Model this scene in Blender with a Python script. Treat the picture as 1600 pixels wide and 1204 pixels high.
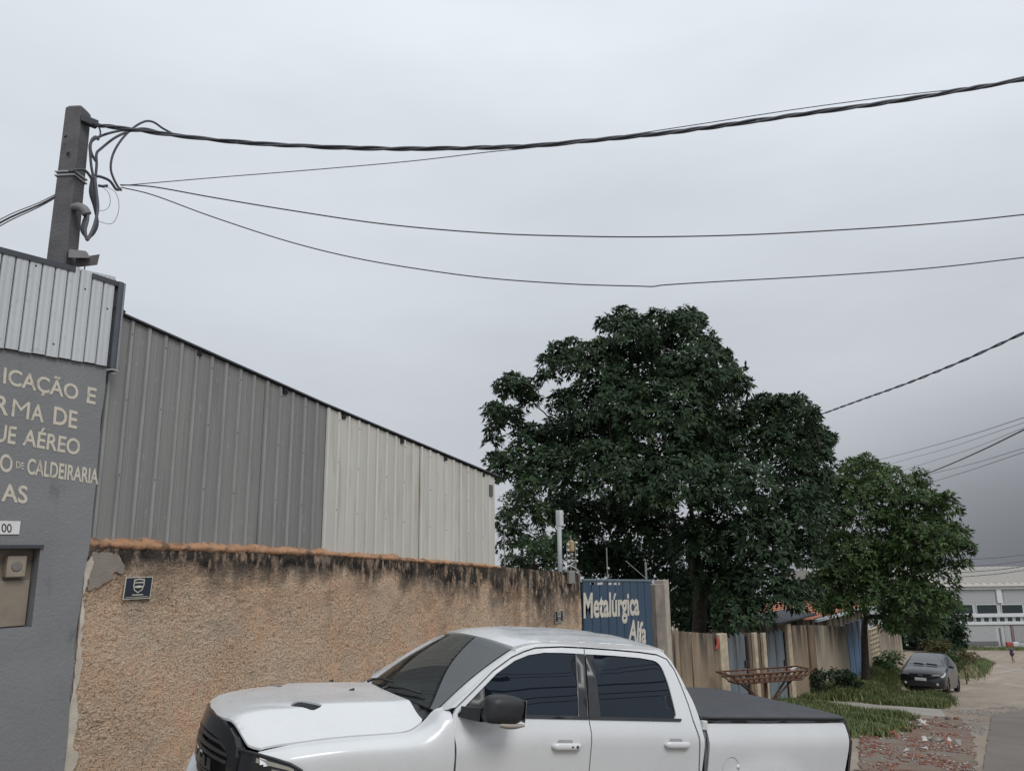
import bpy, bmesh, math, random
import numpy as np
from mathutils import Vector, Matrix, noise
from mathutils.geometry import delaunay_2d_cdt

random.seed(7)
rng = np.random.default_rng(11)
scene = bpy.context.scene
for o in list(bpy.data.objects):
    bpy.data.objects.remove(o)
COL = scene.collection
R = math.radians

# ------------------------------------------------------------------ camera
# world: X runs along the street wall (downhill), Y into the lots, Z up; the lens is at the origin
PSI, PITCH, ROLL, FPX = 38.0, 12.0, -0.7, 1200.0
_h = R(PSI); _p = R(PITCH); _r = R(ROLL)
_R0 = Vector((math.sin(_h), -math.cos(_h), 0))
_F = Vector((math.cos(_h) * math.cos(_p), math.sin(_h) * math.cos(_p), math.sin(_p)))
_U0 = _R0.cross(_F)
_R = _R0 * math.cos(_r) + _U0 * math.sin(_r)
_U = -_R0 * math.sin(_r) + _U0 * math.cos(_r)
cd = bpy.data.cameras.new('camera')
cam = bpy.data.objects.new('camera', cd)
COL.objects.link(cam)
cam.matrix_world = Matrix(((_R.x, _U.x, -_F.x, 0), (_R.y, _U.y, -_F.y, 0), (_R.z, _U.z, -_F.z, 0), (0, 0, 0, 1)))
cd.sensor_width = 36.0
cd.lens = FPX / 1600 * 36.0
cd.clip_start = 0.1
cd.clip_end = 3000
scene.camera = cam

# ------------------------------------------------------------------ overcast sky and a veiled sun
SUN_EL, SUN_AZ = 46.0, 252.0        # direction the light comes from (azimuth measured from +X towards +Y)
world = bpy.data.worlds.new('World'); scene.world = world; world.use_nodes = True
nt = world.node_tree; nt.nodes.clear()
def wn(t, **k):
    n = nt.nodes.new(t)
    for a, b in k.items(): setattr(n, a, b)
    return n
tc = wn('ShaderNodeTexCoord')
sep = wn('ShaderNodeSeparateXYZ'); nt.links.new(tc.outputs['Generated'], sep.inputs[0])
ramp = wn('ShaderNodeValToRGB')      # cloud deck brightness over elevation
mr = wn('ShaderNodeMapRange'); mr.inputs[1].default_value = -0.2; mr.inputs[2].default_value = 1.0
nt.links.new(sep.outputs[2], mr.inputs[0]); nt.links.new(mr.outputs[0], ramp.inputs[0])
e = ramp.color_ramp.elements
e[0].position = 0.0; e[0].color = (0.44, 0.46, 0.51, 1)
e[1].position = 1.0; e[1].color = (1.0, 1.05, 1.11, 1)
x = e.new(0.22); x.color = (0.50, 0.52, 0.565, 1)
x = e.new(0.45); x.color = (0.635, 0.675, 0.72, 1)
x = e.new(0.66); x.color = (0.76, 0.81, 0.87, 1)
# heavier rain cloud low over the far end of the street
dot = wn('ShaderNodeVectorMath', operation='DOT_PRODUCT')
flat = wn('ShaderNodeMapping'); flat.inputs['Scale'].default_value = (1, 1, 2.3); nt.links.new(tc.outputs['Generated'], flat.inputs[0])
fnm = wn('ShaderNodeVectorMath', operation='NORMALIZE'); nt.links.new(flat.outputs[0], fnm.inputs[0])
nt.links.new(fnm.outputs[0], dot.inputs[0]); dot.inputs[1].default_value = Vector((math.cos(R(-8)), math.sin(R(-8)), -0.16)).normalized()
dmr = wn('ShaderNodeMapRange', interpolation_type='SMOOTHSTEP'); dmr.inputs[1].default_value = 0.76; dmr.inputs[2].default_value = 1.02; dmr.inputs[4].default_value = 0.97
nt.links.new(dot.outputs['Value'], dmr.inputs[0])
nz = wn('ShaderNodeTexNoise'); nz.inputs['Scale'].default_value = 1.7; nz.inputs['Detail'].default_value = 5
mp = wn('ShaderNodeMapping'); mp.inputs['Scale'].default_value = (1, 1, 3.2)
nt.links.new(tc.outputs['Generated'], mp.inputs[0]); nt.links.new(mp.outputs[0], nz.inputs['Vector'])
nmr = wn('ShaderNodeMapRange'); nmr.inputs[1].default_value = 0.3; nmr.inputs[2].default_value = 0.7; nmr.inputs[3].default_value = 0.90; nmr.inputs[4].default_value = 1.08
nt.links.new(nz.outputs[0], nmr.inputs[0])
mul = wn('ShaderNodeMix', data_type='RGBA', blend_type='MULTIPLY'); mul.inputs[0].default_value = 1
nt.links.new(ramp.outputs[0], mul.inputs[6]); nt.links.new(nmr.outputs[0], mul.inputs[7])
mixd = wn('ShaderNodeMix', data_type='RGBA')
mixd.inputs[7].default_value = (0.115, 0.124, 0.142, 1)
nt.links.new(dmr.outputs[0], mixd.inputs[0]); nt.links.new(mul.outputs[2], mixd.inputs[6])
bg = wn('ShaderNodeBackground'); bg.inputs[1].default_value = 1.0
nt.links.new(mixd.outputs[2], bg.inputs[0])
sky = wn('ShaderNodeTexSky', sky_type='NISHITA'); sky.sun_disc = False
sky.sun_elevation = R(SUN_EL); sky.sun_rotation = R(90 - SUN_AZ)
bg2 = wn('ShaderNodeBackground'); bg2.inputs[1].default_value = 0.004     # a trace of daylight above the cloud
nt.links.new(sky.outputs[0], bg2.inputs[0])
add = wn('ShaderNodeAddShader'); out = wn('ShaderNodeOutputWorld')
nt.links.new(bg.outputs[0], add.inputs[0]); nt.links.new(bg2.outputs[0], add.inputs[1]); nt.links.new(add.outputs[0], out.inputs[0])
sl = bpy.data.lights.new('sun', 'SUN'); sl.energy = 1.5; sl.angle = R(25); sl.color = (1, 0.97, 0.92)
sun = bpy.data.objects.new('sun', sl); COL.objects.link(sun)
sd = Vector((math.cos(R(SUN_EL)) * math.cos(R(SUN_AZ)), math.cos(R(SUN_EL)) * math.sin(R(SUN_AZ)), math.sin(R(SUN_EL))))
sun.rotation_euler = sd.to_track_quat('Z', 'Y').to_euler()
scene.view_settings.view_transform = 'Standard'
scene.view_settings.look = 'None'
scene.view_settings.gamma = 1
scene.view_settings.exposure = 0.0
scene.render.engine = 'CYCLES'

# ------------------------------------------------------------------ helpers
def sm(a, b, x):
    t = min(1, max(0, (x - a) / (b - a))) if b != a else float(x > a)
    return t * t * (3 - 2 * t)
def lerp_t(x, tab):
    if x <= tab[0][0]: return tab[0][1]
    for (a, va), (b, vb) in zip(tab, tab[1:]):
        if x <= b:
            return va + (vb - va) * (x - a) / (b - a)
    return tab[-1][1]
def pch(x, tab):
    """smooth (Catmull-Rom) table lookup"""
    n = len(tab)
    if x <= tab[0][0]: return tab[0][1]
    if x >= tab[-1][0]: return tab[-1][1]
    for i in range(n - 1):
        x0, y0 = tab[i]; x1, y1 = tab[i + 1]
        if x <= x1:
            h = x1 - x0; t = (x - x0) / h
            m0 = (y1 - tab[i - 1][1]) / (x1 - tab[i - 1][0]) if i > 0 else (y1 - y0) / h
            m1 = (tab[i + 2][1] - y0) / (tab[i + 2][0] - x0) if i + 2 < n else (y1 - y0) / h
            return ((2*t**3 - 3*t*t + 1) * y0 + (t**3 - 2*t*t + t) * h * m0 + (-2*t**3 + 3*t*t) * y1 + (t**3 - t*t) * h * m1)
def ray(px, py):
    return _F + _R * ((px - 800) / FPX) - _U * ((py - 602) / FPX)
def W(px, py, Y=8.5):
    """photo direction met with the vertical plane at depth Y: (x, z) there"""
    d = ray(px, py); t = Y / d.y
    return d.x * t, d.z * t
def WP(px, py, Y=8.5):
    a, b = W(px, py, Y); return Vector((a, Y, b))
def VPL(px, py, A, B):
    """met with the vertical plane through plan points A and B"""
    d = ray(px, py); n = Vector((B[1] - A[1], A[0] - B[0]))
    t = (A[0] * n.x + A[1] * n.y) / (d.x * n.x + d.y * n.y)
    return d * t
def AT(px, py, dist):
    d = ray(px, py); return d.normalized() * dist

def setp(o, label=None, cat=None, group=None, kind=None):
    if label: o['label'] = label
    if cat: o['category'] = cat
    if group: o['group'] = group
    if kind: o['kind'] = kind
    return o
def link(name, me, m=None, parent=None):
    o = bpy.data.objects.new(name, me); COL.objects.link(o)
    if m is not None and me is not None:
        me.materials.clear(); me.materials.append(m)
    if parent: o.parent = parent
    return o
def empty(name, loc=(0, 0, 0), label=None, cat=None, group=None, rot=None):
    o = bpy.data.objects.new(name, None); COL.objects.link(o)
    o.location = loc; o.empty_display_size = 0.2
    if rot: o.rotation_euler = rot
    return setp(o, label, cat, group)

class MB:
    def __init__(s): s.v = []; s.f = []
    def quad(s, *p):
        b = len(s.v); s.v += [tuple(q) for q in p]; s.f.append(tuple(range(b, b + len(p)))); return s
    def box(s, x0, x1, y0, y1, z0, z1, bev=0):
        b = len(s.v)
        if bev <= 0:
            s.v += [(x, y, z) for z in (z0, z1) for y in (y0, y1) for x in (x0, x1)]
            s.f += [tuple(b + i for i in q) for q in ((0, 2, 3, 1), (4, 5, 7, 6), (0, 1, 5, 4), (2, 6, 7, 3), (0, 4, 6, 2), (1, 3, 7, 5))]
        else:
            bm = bmesh.new(); bmesh.ops.create_cube(bm, size=1)
            for v in bm.verts:
                v.co = Vector(((x0 + x1) / 2 + v.co.x * (x1 - x0), (y0 + y1) / 2 + v.co.y * (y1 - y0), (z0 + z1) / 2 + v.co.z * (z1 - z0)))
            bmesh.ops.bevel(bm, geom=bm.edges[:], offset=bev, segments=2, affect='EDGES', profile=0.5)
            s.addbm(bm); bm.free()
        return s
    def addbm(s, bm):
        b = len(s.v); bm.verts.index_update()
        s.v += [tuple(v.co) for v in bm.verts]
        s.f += [tuple(b + v.index for v in f.verts) for f in bm.faces]
    def hull8(s, pts):
        """8 corners, bottom ring then top ring"""
        b = len(s.v); s.v += [tuple(p) for p in pts]
        s.f += [tuple(b + i for i in q) for q in ((3, 2, 1, 0), (4, 5, 6, 7), (0, 1, 5, 4), (1, 2, 6, 5), (2, 3, 7, 6), (3, 0, 4, 7))]
        return s
    def tube(s, pts, r, n=8, cap=True):
        pts = [Vector(p) for p in pts]; m = len(pts)
        rr = r if isinstance(r, (list, tuple)) else [r] * m
        b = len(s.v); prev = None
        for i, p in enumerate(pts):
            t = (pts[min(i + 1, m - 1)] - pts[max(i - 1, 0)])
            if t.length < 1e-9: t = Vector((0, 0, 1))
            t.normalize()
            if prev is None:
                a = t.orthogonal().normalized()
            else:
                a = prev - t * prev.dot(t)
                a = a.normalized() if a.length > 1e-6 else t.orthogonal().normalized()
            prev = a; c = t.cross(a)
            for k in range(n):
                g = 2 * math.pi * k / n
                s.v.append(tuple(p + (a * math.cos(g) + c * math.sin(g)) * rr[i]))
        for i in range(m - 1):
            for k in range(n):
                s.f.append((b + i * n + k, b + i * n + (k + 1) % n, b + (i + 1) * n + (k + 1) % n, b + (i + 1) * n + k))
        if cap:
            s.f.append(tuple(b + k for k in range(n - 1, -1, -1))); s.f.append(tuple(b + (m - 1) * n + k for k in range(n)))
        return s
    def grid(s, P, closed=False):
        """P[i][j] points"""
        b = len(s.v); ni = len(P); nj = len(P[0])
        for row in P: s.v += [tuple(q) for q in row]
        for i in range(ni - 1):
            for j in range(nj - 1 if not closed else nj):
                k = (j + 1) % nj
                s.f.append((b + i * nj + j, b + i * nj + k, b + (i + 1) * nj + k, b + (i + 1) * nj + j))
        return s
    def lathe(s, prof, axis_o, axis_d, n=24):
        """prof: (r, h) along axis"""
        d = Vector(axis_d).normalized(); a = d.orthogonal().normalized(); c = d.cross(a); o = Vector(axis_o)
        P = [[o + d * h + (a * math.cos(2*math.pi*k/n) + c * math.sin(2*math.pi*k/n)) * r for k in range(n)] for r, h in prof]
        return s.grid(P, closed=True)
    def mesh(s, name='mesh', smooth=False, fixn=False):
        me = bpy.data.meshes.new(name); me.from_pydata(s.v, [], s.f)
        if fixn:
            bm = bmesh.new(); bm.from_mesh(me); bmesh.ops.recalc_face_normals(bm, faces=bm.faces[:]); bm.to_mesh(me); bm.free()
        if smooth: me.shade_smooth()
        me.update(); return me
    def build(s, name, m, parent=None, smooth=False, fixn=False):
        return link(name, s.mesh(name, smooth, fixn), m, parent)

def smooth_path(pts, n=8):
    P = [Vector(p) for p in pts]; out = []
    for i in range(len(P) - 1):
        p0 = P[max(i - 1, 0)]; p1 = P[i]; p2 = P[i + 1]; p3 = P[min(i + 2, len(P) - 1)]
        for k in range(n):
            t = k / n
            out.append(0.5 * ((2 * p1) + (p2 - p0) * t + (2*p0 - 5*p1 + 4*p2 - p3) * t*t + (3*p1 - p0 - 3*p2 + p3) * t**3))
    out.append(P[-1]); return out

def np_mesh(name, V, F, smooth=False):
    """V (n,3), F (m,k) arrays"""
    me = bpy.data.meshes.new(name); k = F.shape[1]
    me.vertices.add(len(V)); me.vertices.foreach_set('co', np.asarray(V, np.float32).ravel())
    me.loops.add(F.size); me.loops.foreach_set('vertex_index', np.asarray(F, np.int32).ravel())
    me.polygons.add(len(F)); me.polygons.foreach_set('loop_start', np.arange(0, F.size, k, dtype=np.int32))
    me.polygons.foreach_set('loop_total', np.full(len(F), k, np.int32))
    me.update(calc_edges=True)
    if smooth: me.shade_smooth()
    return me

def pip(pts, poly):
    """points in polygon, numpy"""
    pts = np.asarray(pts); poly = np.asarray(poly); x = pts[:, 0]; y = pts[:, 1]
    ins = np.zeros(len(pts), bool); j = len(poly) - 1
    for i in range(len(poly)):
        xi, yi = poly[i]; xj, yj = poly[j]
        with np.errstate(divide='ignore', invalid='ignore'):
            c = ((yi > y) != (yj > y)) & (x < (xj - xi) * (y - yi) / (yj - yi + 1e-30) + xi)
        ins ^= c; j = i
    return ins
def dens(poly, step):
    out = []
    for i in range(len(poly)):
        a = np.array(poly[i], float); b = np.array(poly[(i + 1) % len(poly)], float)
        n = max(1, int(np.ceil(np.linalg.norm(b - a) / step)))
        for k in range(n): out.append(tuple(a + (b - a) * k / n))
    return out
def rnd(poly, r):
    """round polygon corners; r number or per-corner list"""
    out = []; n = len(poly)
    for i in range(n):
        p = np.array(poly[i], float); a = np.array(poly[i - 1], float); b = np.array(poly[(i + 1) % n], float)
        ri = r[i] if isinstance(r, (list, tuple)) else r
        la = np.linalg.norm(a - p); lb = np.linalg.norm(b - p); q = min(ri, la * .45, lb * .45)
        if q < 1e-4: out.append(tuple(p)); continue
        s0 = p + (a - p) / la * q; s1 = p + (b - p) / lb * q
        for t in (0, .25, .5, .75, 1): out.append(tuple((1-t)**2 * s0 + 2*t*(1-t) * p + t*t * s1))
    return out
def patch(outer, holes, mapf, step, thick, outdir):
    """curved panel cut to a 2-D outline: mapf(a, b, d) -> point sunk by d; returns MB with a rim"""
    outer = dens(outer, step); holes = [dens(h, step) for h in holes]
    vs = [Vector(p) for p in outer]; es = [(i, (i + 1) % len(outer)) for i in range(len(outer))]
    for h in holes:
        b = len(vs); vs += [Vector(p) for p in h]; es += [(b + i, b + (i + 1) % len(h)) for i in range(len(h))]
    A = np.array(outer); lo = A.min(0); hi = A.max(0)
    gx = np.arange(lo[0] + step * .5, hi[0], step); gy = np.arange(lo[1] + step * .5, hi[1], step)
    if len(gx) and len(gy):
        G = np.array([(a, b) for a in gx for b in gy]); k = pip(G, outer)
        for h in holes: k &= ~pip(G, h)
        allb = np.array([tuple(v) for v in vs])
        G = G[k]
        if len(G):
            d = np.sqrt(((G[:, None] - allb[None]) ** 2).sum(2)).min(1)
            vs += [Vector(p) for p in G[d > step * .45]]
    v2, e2, f2, *_ = delaunay_2d_cdt(vs, es, [], 0, 1e-6)
    C = np.array([[(v2[f[0]][i] + v2[f[1]][i] + v2[f[2]][i]) / 3 for i in (0, 1)] for f in f2])
    keep = pip(C, outer)
    for h in holes: keep &= ~pip(C, h)
    mb = MB(); mb.v = [tuple(mapf(p[0], p[1], 0)) for p in v2]
    fs = [tuple(f) for f, k in zip(f2, keep) if k]
    od = Vector(outdir); tot = Vector()
    for f in fs:
        a, b, c = (Vector(mb.v[i]) for i in f); tot += (b - a).cross(c - a)
    if tot.dot(od) < 0: fs = [f[::-1] for f in fs]
    mb.f = fs
    if thick > 0:
        cnt = {}
        for f in fs:
            for i in range(3):
                e_ = (f[i], f[(i + 1) % 3]); cnt[e_] = 1
        for (a, b) in [e_ for e_ in cnt if (e_[1], e_[0]) not in cnt]:
            pa, pb = v2[a], v2[b]
            n = len(mb.v)
            mb.v += [mb.v[a], mb.v[b], tuple(mapf(pb[0], pb[1], thick)), tuple(mapf(pa[0], pa[1], thick))]
            mb.f.append((n + 1, n, n + 3, n + 2))
    return mb

def text_mesh(s, bold=0.0, align='LEFT', spacing=1.0, depth=0.0):
    cu = bpy.data.curves.new('lettering', 'FONT'); cu.body = s; cu.size = 1; cu.offset = bold; cu.space_character = spacing
    cu.extrude = depth; cu.resolution_u = 4
    o = bpy.data.objects.new('lettering', cu); COL.objects.link(o)
    bpy.context.view_layer.update()
    dg = bpy.context.evaluated_depsgraph_get()
    me = bpy.data.meshes.new_from_object(o.evaluated_get(dg))
    bpy.data.objects.remove(o); bpy.data.curves.remove(cu)
    return me
def place_text(name, s, bl, br, tl, mat_, parent=None, bold=0.0, off=Vector((0, 0, 0)), cap=None, spacing=1.0):
    """affine-fit flat lettering so its box runs bl -> br and bl -> tl"""
    me = text_mesh(s, bold, spacing=spacing)
    co = np.zeros(len(me.vertices) * 3); me.vertices.foreach_get('co', co); co = co.reshape(-1, 3)
    x0, x1 = co[:, 0].min(), co[:, 0].max(); y0, y1 = (0.0, cap) if cap else (co[:, 1].min(), co[:, 1].max())
    bl, br, tl = (np.array(q) for q in (bl, br, tl))
    u = (co[:, :1] - x0) / (x1 - x0); v = (co[:, 1:2] - y0) / (y1 - y0)
    P = bl + u * (br - bl) + v * (tl - bl) + np.array(off)
    me.vertices.foreach_set('co', P.astype(np.float32).ravel()); me.update()
    return link(name, me, mat_, parent)

# ------------------------------------------------------------------ materials
class NT:
    def __init__(s, name):
        s.m = bpy.data.materials.new(name); s.m.use_nodes = True; s.t = s.m.node_tree
        s.b = s.t.nodes['Principled BSDF']; s.out = s.t.nodes['Material Output']
        s._tc = None
    def n(s, t, **k):
        x = s.t.nodes.new(t)
        for a, b in k.items(): setattr(x, a, b)
        return x
    def L(s, a, b): s.t.links.new(a, b)
    def co(s, scale=(1, 1, 1), obj=False):
        if s._tc is None: s._tc = s.n('ShaderNodeTexCoord'); s._geo = s.n('ShaderNodeNewGeometry')
        m = s.n('ShaderNodeMapping'); m.inputs['Scale'].default_value = scale
        s.L(s._tc.outputs['Object'] if obj else s._geo.outputs['Position'], m.inputs[0]); return m.outputs[0]
    def noise(s, scale, detail=4, rough=0.55, co=None, lo=0.3, hi=0.7, a=0.0, b=1.0, dist=0.0):
        x = s.n('ShaderNodeTexNoise'); x.inputs['Scale'].default_value = scale; x.inputs['Detail'].default_value = detail
        x.inputs['Roughness'].default_value = rough; x.inputs['Distortion'].default_value = dist
        s.L(co if co is not None else s.co(), x.inputs['Vector'])
        return s.rng(x.outputs[0], lo, hi, a, b)
    def vor(s, scale, co=None, feature='F1', lo=0, hi=1, a=0, b=1):
        x = s.n('ShaderNodeTexVoronoi', feature=feature); x.inputs['Scale'].default_value = scale
        s.L(co if co is not None else s.co(), x.inputs['Vector'])
        return s.rng(x.outputs[0], lo, hi, a, b)
    def rng(s, v, lo, hi, a=0.0, b=1.0):
        m = s.n('ShaderNodeMapRange'); s.L(v, m.inputs[0])
        for i, q in enumerate((lo, hi, a, b)): m.inputs[i + 1].default_value = q
        return m.outputs[0]
    def math(s, op, a, b=None):
        m = s.n('ShaderNodeMath', operation=op)
        for i, q in enumerate((a, b)):
            if q is None: continue
            if isinstance(q, (int, float)): m.inputs[i].default_value = q
            else: s.L(q, m.inputs[i])
        return m.outputs[0]
    def mix(s, f, a, b, blend='MIX'):
        m = s.n('ShaderNodeMix', data_type='RGBA', blend_type=blend)
        for i, q in ((0, f), (6, a), (7, b)):
            if isinstance(q, (int, float)): m.inputs[i].default_value = q
            elif isinstance(q, tuple): m.inputs[i].default_value = (*q[:3], 1)
            else: s.L(q, m.inputs[i])
        return m.outputs[2]
    def attr(s, name, out='Fac'):
        x = s.n('ShaderNodeAttribute', attribute_name=name); return x.outputs[out]
    def color(s, c):
        if isinstance(c, tuple): s.b.inputs['Base Color'].default_value = (*c[:3], 1)
        else: s.L(c, s.b.inputs['Base Color'])
        return s
    def set(s, **k):
        for a, v in k.items():
            i = s.b.inputs[a.replace('_', ' ')]
            if isinstance(v, (int, float)): i.default_value = v
            elif isinstance(v, tuple): i.default_value = (*v[:3], 1)
            else: s.L(v, i)
        return s
    def bump(s, h, strength=0.3, dist=0.01):
        x = s.n('ShaderNodeBump'); x.inputs['Strength'].default_value = strength; x.inputs['Distance'].default_value = dist
        s.L(h, x.inputs['Height']); s.L(x.outputs[0], s.b.inputs['Normal']); return s
MATS = {}
def simple(name, col, rough=0.6, metal=0.0, var=0.12, vscale=6.0, bump=0.0, bscale=60.0, **k):
    """plain painted / natural surface with some mottling"""
    if name in MATS: return MATS[name]
    t = NT(name); d = tuple(c * (1 - var) for c in col); l = tuple(min(1, c * (1 + var)) for c in col)
    t.color(t.mix(t.noise(vscale, 5), d, l)).set(Roughness=t.noise(vscale * 2, 3, a=max(0, rough - .08), b=min(1, rough + .08)), Metallic=metal)
    if k: t.set(**k)
    if bump: t.bump(t.noise(bscale, 4), bump, 0.01)
    MATS[name] = t.m; return t.m
# ------------------------------------------------------------------ terrain: a hillside street falling away along +X
TY = R(23.3); TP = R(7.2)
T_O = Vector((3.14, 5.56, -2.29))
T_D = Vector((math.cos(TY) * math.cos(TP), -math.sin(TY) * math.cos(TP), -math.sin(TP)))
T_S = Vector((-math.sin(TY), -math.cos(TY), 0))
T_N = T_S.cross(T_D)
def base_z(x):
    if x < 98: return -1.95 - .106 * x
    if x < 150: return -12.338 - .034 * (x - 98)
    return -14.106 - .16 * (x - 150)
def terrace(x): return -4.5 - .035 * (x - 25)        # level strip at the foot of the far walls
def gz(x, y):
    z = base_z(x)
    if 24 < x < 60:
        w = sm(24, 27, x) * (1 - sm(45, 60, x)) * (sm(6.5, 7.5, y) if x < 29 else sm(6.5 + .8 * sm(29, 32, x), 7.5 + .7 * sm(29, 32, x), y))
        z = z * (1 - w) + max(z, terrace(x)) * w
    dx, dy = x - T_O.x, y - T_O.y; c, s = math.cos(TY), math.sin(TY)
    u = dx * c - dy * s; v = dx * s + dy * c
    d = math.hypot(max(-.5 - u, 0, u - 6.5), max(abs(v) - 1.5, 0))
    if d < 3:
        w = 1 - sm(0, 3, d); zt = T_O.z - u * math.tan(TP)
        z = z * (1 - w) + zt * w
    return z
def G(px, py):
    d = ray(px, py); t = 2.0
    for _ in range(4000):
        p = d * t
        if p.z < gz(p.x, p.y): break
        t *= 1.004
    lo, hi = t / 1.004, t
    for _ in range(25):
        m = (lo + hi) / 2; p = d * m
        if p.z < gz(p.x, p.y): hi = m
        else: lo = m
    p = d * hi; return Vector((p.x, p.y, gz(p.x, p.y)))
def frange(a, b, s): return list(np.arange(a, b, s))
xs = frange(-60, -4, 4) + frange(-4, 0, 1) + frange(0, 46, .3) + frange(46, 130, 1.5) + frange(130, 700, 15)
ys = frange(-160, -12, 12) + frange(-12, -6, 1) + frange(-6, 12, .3) + frange(12, 30, 2) + frange(30, 240, 15)
NV = np.array([(x, y, gz(x, y) - .03 * (0.5 + 0.5 * noise.noise((x * .9, y * .9, 3)))) for x in xs for y in ys])
nx, ny = len(xs), len(ys)
idx = np.arange(nx * ny).reshape(nx, ny)
FF = np.stack([idx[:-1, :-1], idx[1:, :-1], idx[1:, 1:], idx[:-1, 1:]], -1).reshape(-1, 4)
t = NT('dirt_ground')
c1 = t.mix(t.noise(.35, 6), (.21, .165, .125), (.31, .26, .21))
c2 = t.mix(t.noise(3.0, 6, lo=.35, hi=.65), c1, (.26, .21, .165))
c2 = t.mix(t.noise(1.0, 5, co=t.co((.12, 1.3, 1)), lo=.5, hi=.68, b=.55), c2, (.36, .32, .275))
c2 = t.mix(t.noise(1.4, 5, co=t.co((.4, 1, 1)), lo=.56, hi=.7, b=.6), c2, (.15, .115, .085))
c3 = t.mix(t.noise(26, 3, lo=.55, hi=.75), c2, (.40, .36, .31))
t.color(c3).set(Roughness=.95).bump(t.noise(14, 6), .6, .03)
ground = link('ground', np_mesh('ground', NV, FF, True), t.m); setp(ground, kind='structure')

def sheet(name, m, poly, off, step=.3, kind='structure', nz=0.0):
    def mp_(a, b, d): return (a, b, gz(a, b) + off - d + nz * noise.noise((a * 2, b * 2, 1)))
    o = patch(poly, [], mp_, step, .05, (0, 0, 1)).build(name, m, smooth=True)
    return setp(o, kind=kind)
t = NT('old_asphalt')
ca = t.mix(t.noise(.8, 6), (.125, .108, .095), (.175, .153, .135))
t.color(t.mix(t.noise(60, 3, lo=.5, hi=.8), ca, (.27, .245, .22))).set(Roughness=.9).bump(t.noise(70, 3), .5, .012)
def jag(pts, amp, step=.25, seed=0):
    out = []
    for i, p in enumerate(dens(pts, step)):
        out.append((p[0] + amp * noise.noise((i * .7, seed, 1)), p[1] + amp * noise.noise((i * .7, seed, 7))))
    return out
ga = [G(1536, 1203), G(1543, 1160), G(1550, 1117), G(1600, 1109)]
asph = [(ga[0].x - 9, ga[0].y - .6), (ga[0].x - 4, ga[0].y - .2)] + [(p.x, p.y) for p in ga] + [(ga[3].x + .6, ga[3].y - 2.5), (ga[3].x, -4.2), (-6, -4.2), (-6, 1.2), (0, 1.4)]
asphalt = sheet('asphalt_road', t.m, jag(asph, .05, .35), .012, .5)
t = NT('worn_concrete')
t.color(t.mix(t.noise(2.2, 6), (.27, .25, .225), (.36, .335, .30))).set(Roughness=.9).bump(t.noise(30, 5), .35, .01)
CONC = t.m
def gpoly(pix): return [(p.x, p.y) for p in (G(*q) for q in pix)]
pth = sheet('concrete_path', CONC, jag(gpoly([(1225, 1094), (1300, 1096), (1400, 1103), (1470, 1108), (1478, 1120), (1420, 1116), (1340, 1109), (1232, 1100)]), .05, .2, 3), .016, .3)
dr = sheet('concrete_path', CONC, jag(gpoly([(1357, 1058), (1400, 1063), (1405, 1070), (1360, 1062)]), .05, .3, 4), .016, .3)
cross = sheet('far_road', t.m, [(p.x, p.y) for p in (G(1480, 1024), G(1480, 1015.5), G(1640, 1013.5), G(1640, 1020))], .02, 3)
kerb_a, kerb_b = G(1470, 1014.5), G(1640, 1012.5)

# ------------------------------------------------------------------ left building: grey painted masonry with a silver sheet parapet
YW = 8.5
WT = [(2, .17), (3.74, .10), (6.78, -.03), (10.46, -.29), (12.97, -.485)]      # top of the street wall
def wtop(x): return lerp_t(x, WT)
t = NT('grey_painted_masonry')
br = t.n('ShaderNodeTexBrick'); br.inputs['Scale'].default_value = 1; br.inputs['Mortar Size'].default_value = .006
br.inputs['Brick Width'].default_value = .4; br.inputs['Row Height'].default_value = .2
mpn = t.n('ShaderNodeMapping'); mpn.inputs['Rotation'].default_value = (R(90), 0, 0); t.L(t.co(), mpn.inputs[0]); t.L(mpn.outputs[0], br.inputs['Vector'])
cg = t.mix(t.noise(1.6, 6), (.162, .166, .174), (.192, .197, .206))
cg = t.mix(t.noise(5, 6, lo=.62, hi=.8, co=t.co((1, 1, .35))), cg, (.085, .088, .095))
cg = t.mix(t.noise(45, 2, lo=.74, hi=.78), cg, (.05, .05, .05))
t.color(cg).set(Roughness=.72)
hh = t.math('ADD', t.math('MULTIPLY', br.outputs['Fac'], -.35), t.noise(38, 5))
t.bump(hh, .25, .012); GREY = t.m
t = NT('silver_sheet')
cs = t.mix(t.noise(1.3, 4, co=t.co((1, 1, .25))), (.40, .42, .44), (.50, .52, .54))
cs = t.mix(t.noise(9, 5, lo=.6, hi=.85), cs, (.30, .31, .32))
t.color(cs).set(Roughness=.5, Metallic=.15); SILVER = t.m
DARKM = simple('dark_weathered_metal', (.045, .05, .06), .6, .2)
BLACKHOLE = simple('dark_gap', (.012, .012, .013), .9)
XG = 3.72
bl = empty('masonry_building', (XG, YW, base_z(XG)), 'grey painted block building with cream hand lettering and silver sheet parapet', 'building')
def chd(o): # keep world placement under an unrotated empty
    o.location = o.location - o.parent.location if o.parent else o.location
    return o
XL = -2.4
nx0, nz1 = W(60, 856.5); _, nz0 = W(45, 979)
niche = [(2.52, nz0), (3.225, nz0), (3.225, nz1), (2.52, nz1)]
edge = []
zb = base_z(XG) - .3
EDG = sorted([(z, x) for x, z in (W(*q, fy_) for fy_ in (YW - .04,) for q in ((166, 585), (158, 660), (151, 740), (141, 850), (131, 900), (123, 960), (118, 1010), (111, 1080), (105, 1160), (101, 1204)))])
for i in range(61):        # uneven right-hand edge of the painted render
    z = zb + (2.0 - zb) * i / 60
    edge.append((lerp_t(z, EDG) + .012 * noise.noise((z * 3.2, 3, 1)), z))
outer = [(XL, zb)] + edge + [(XL, 2.0)]
fy = YW - .04
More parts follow.
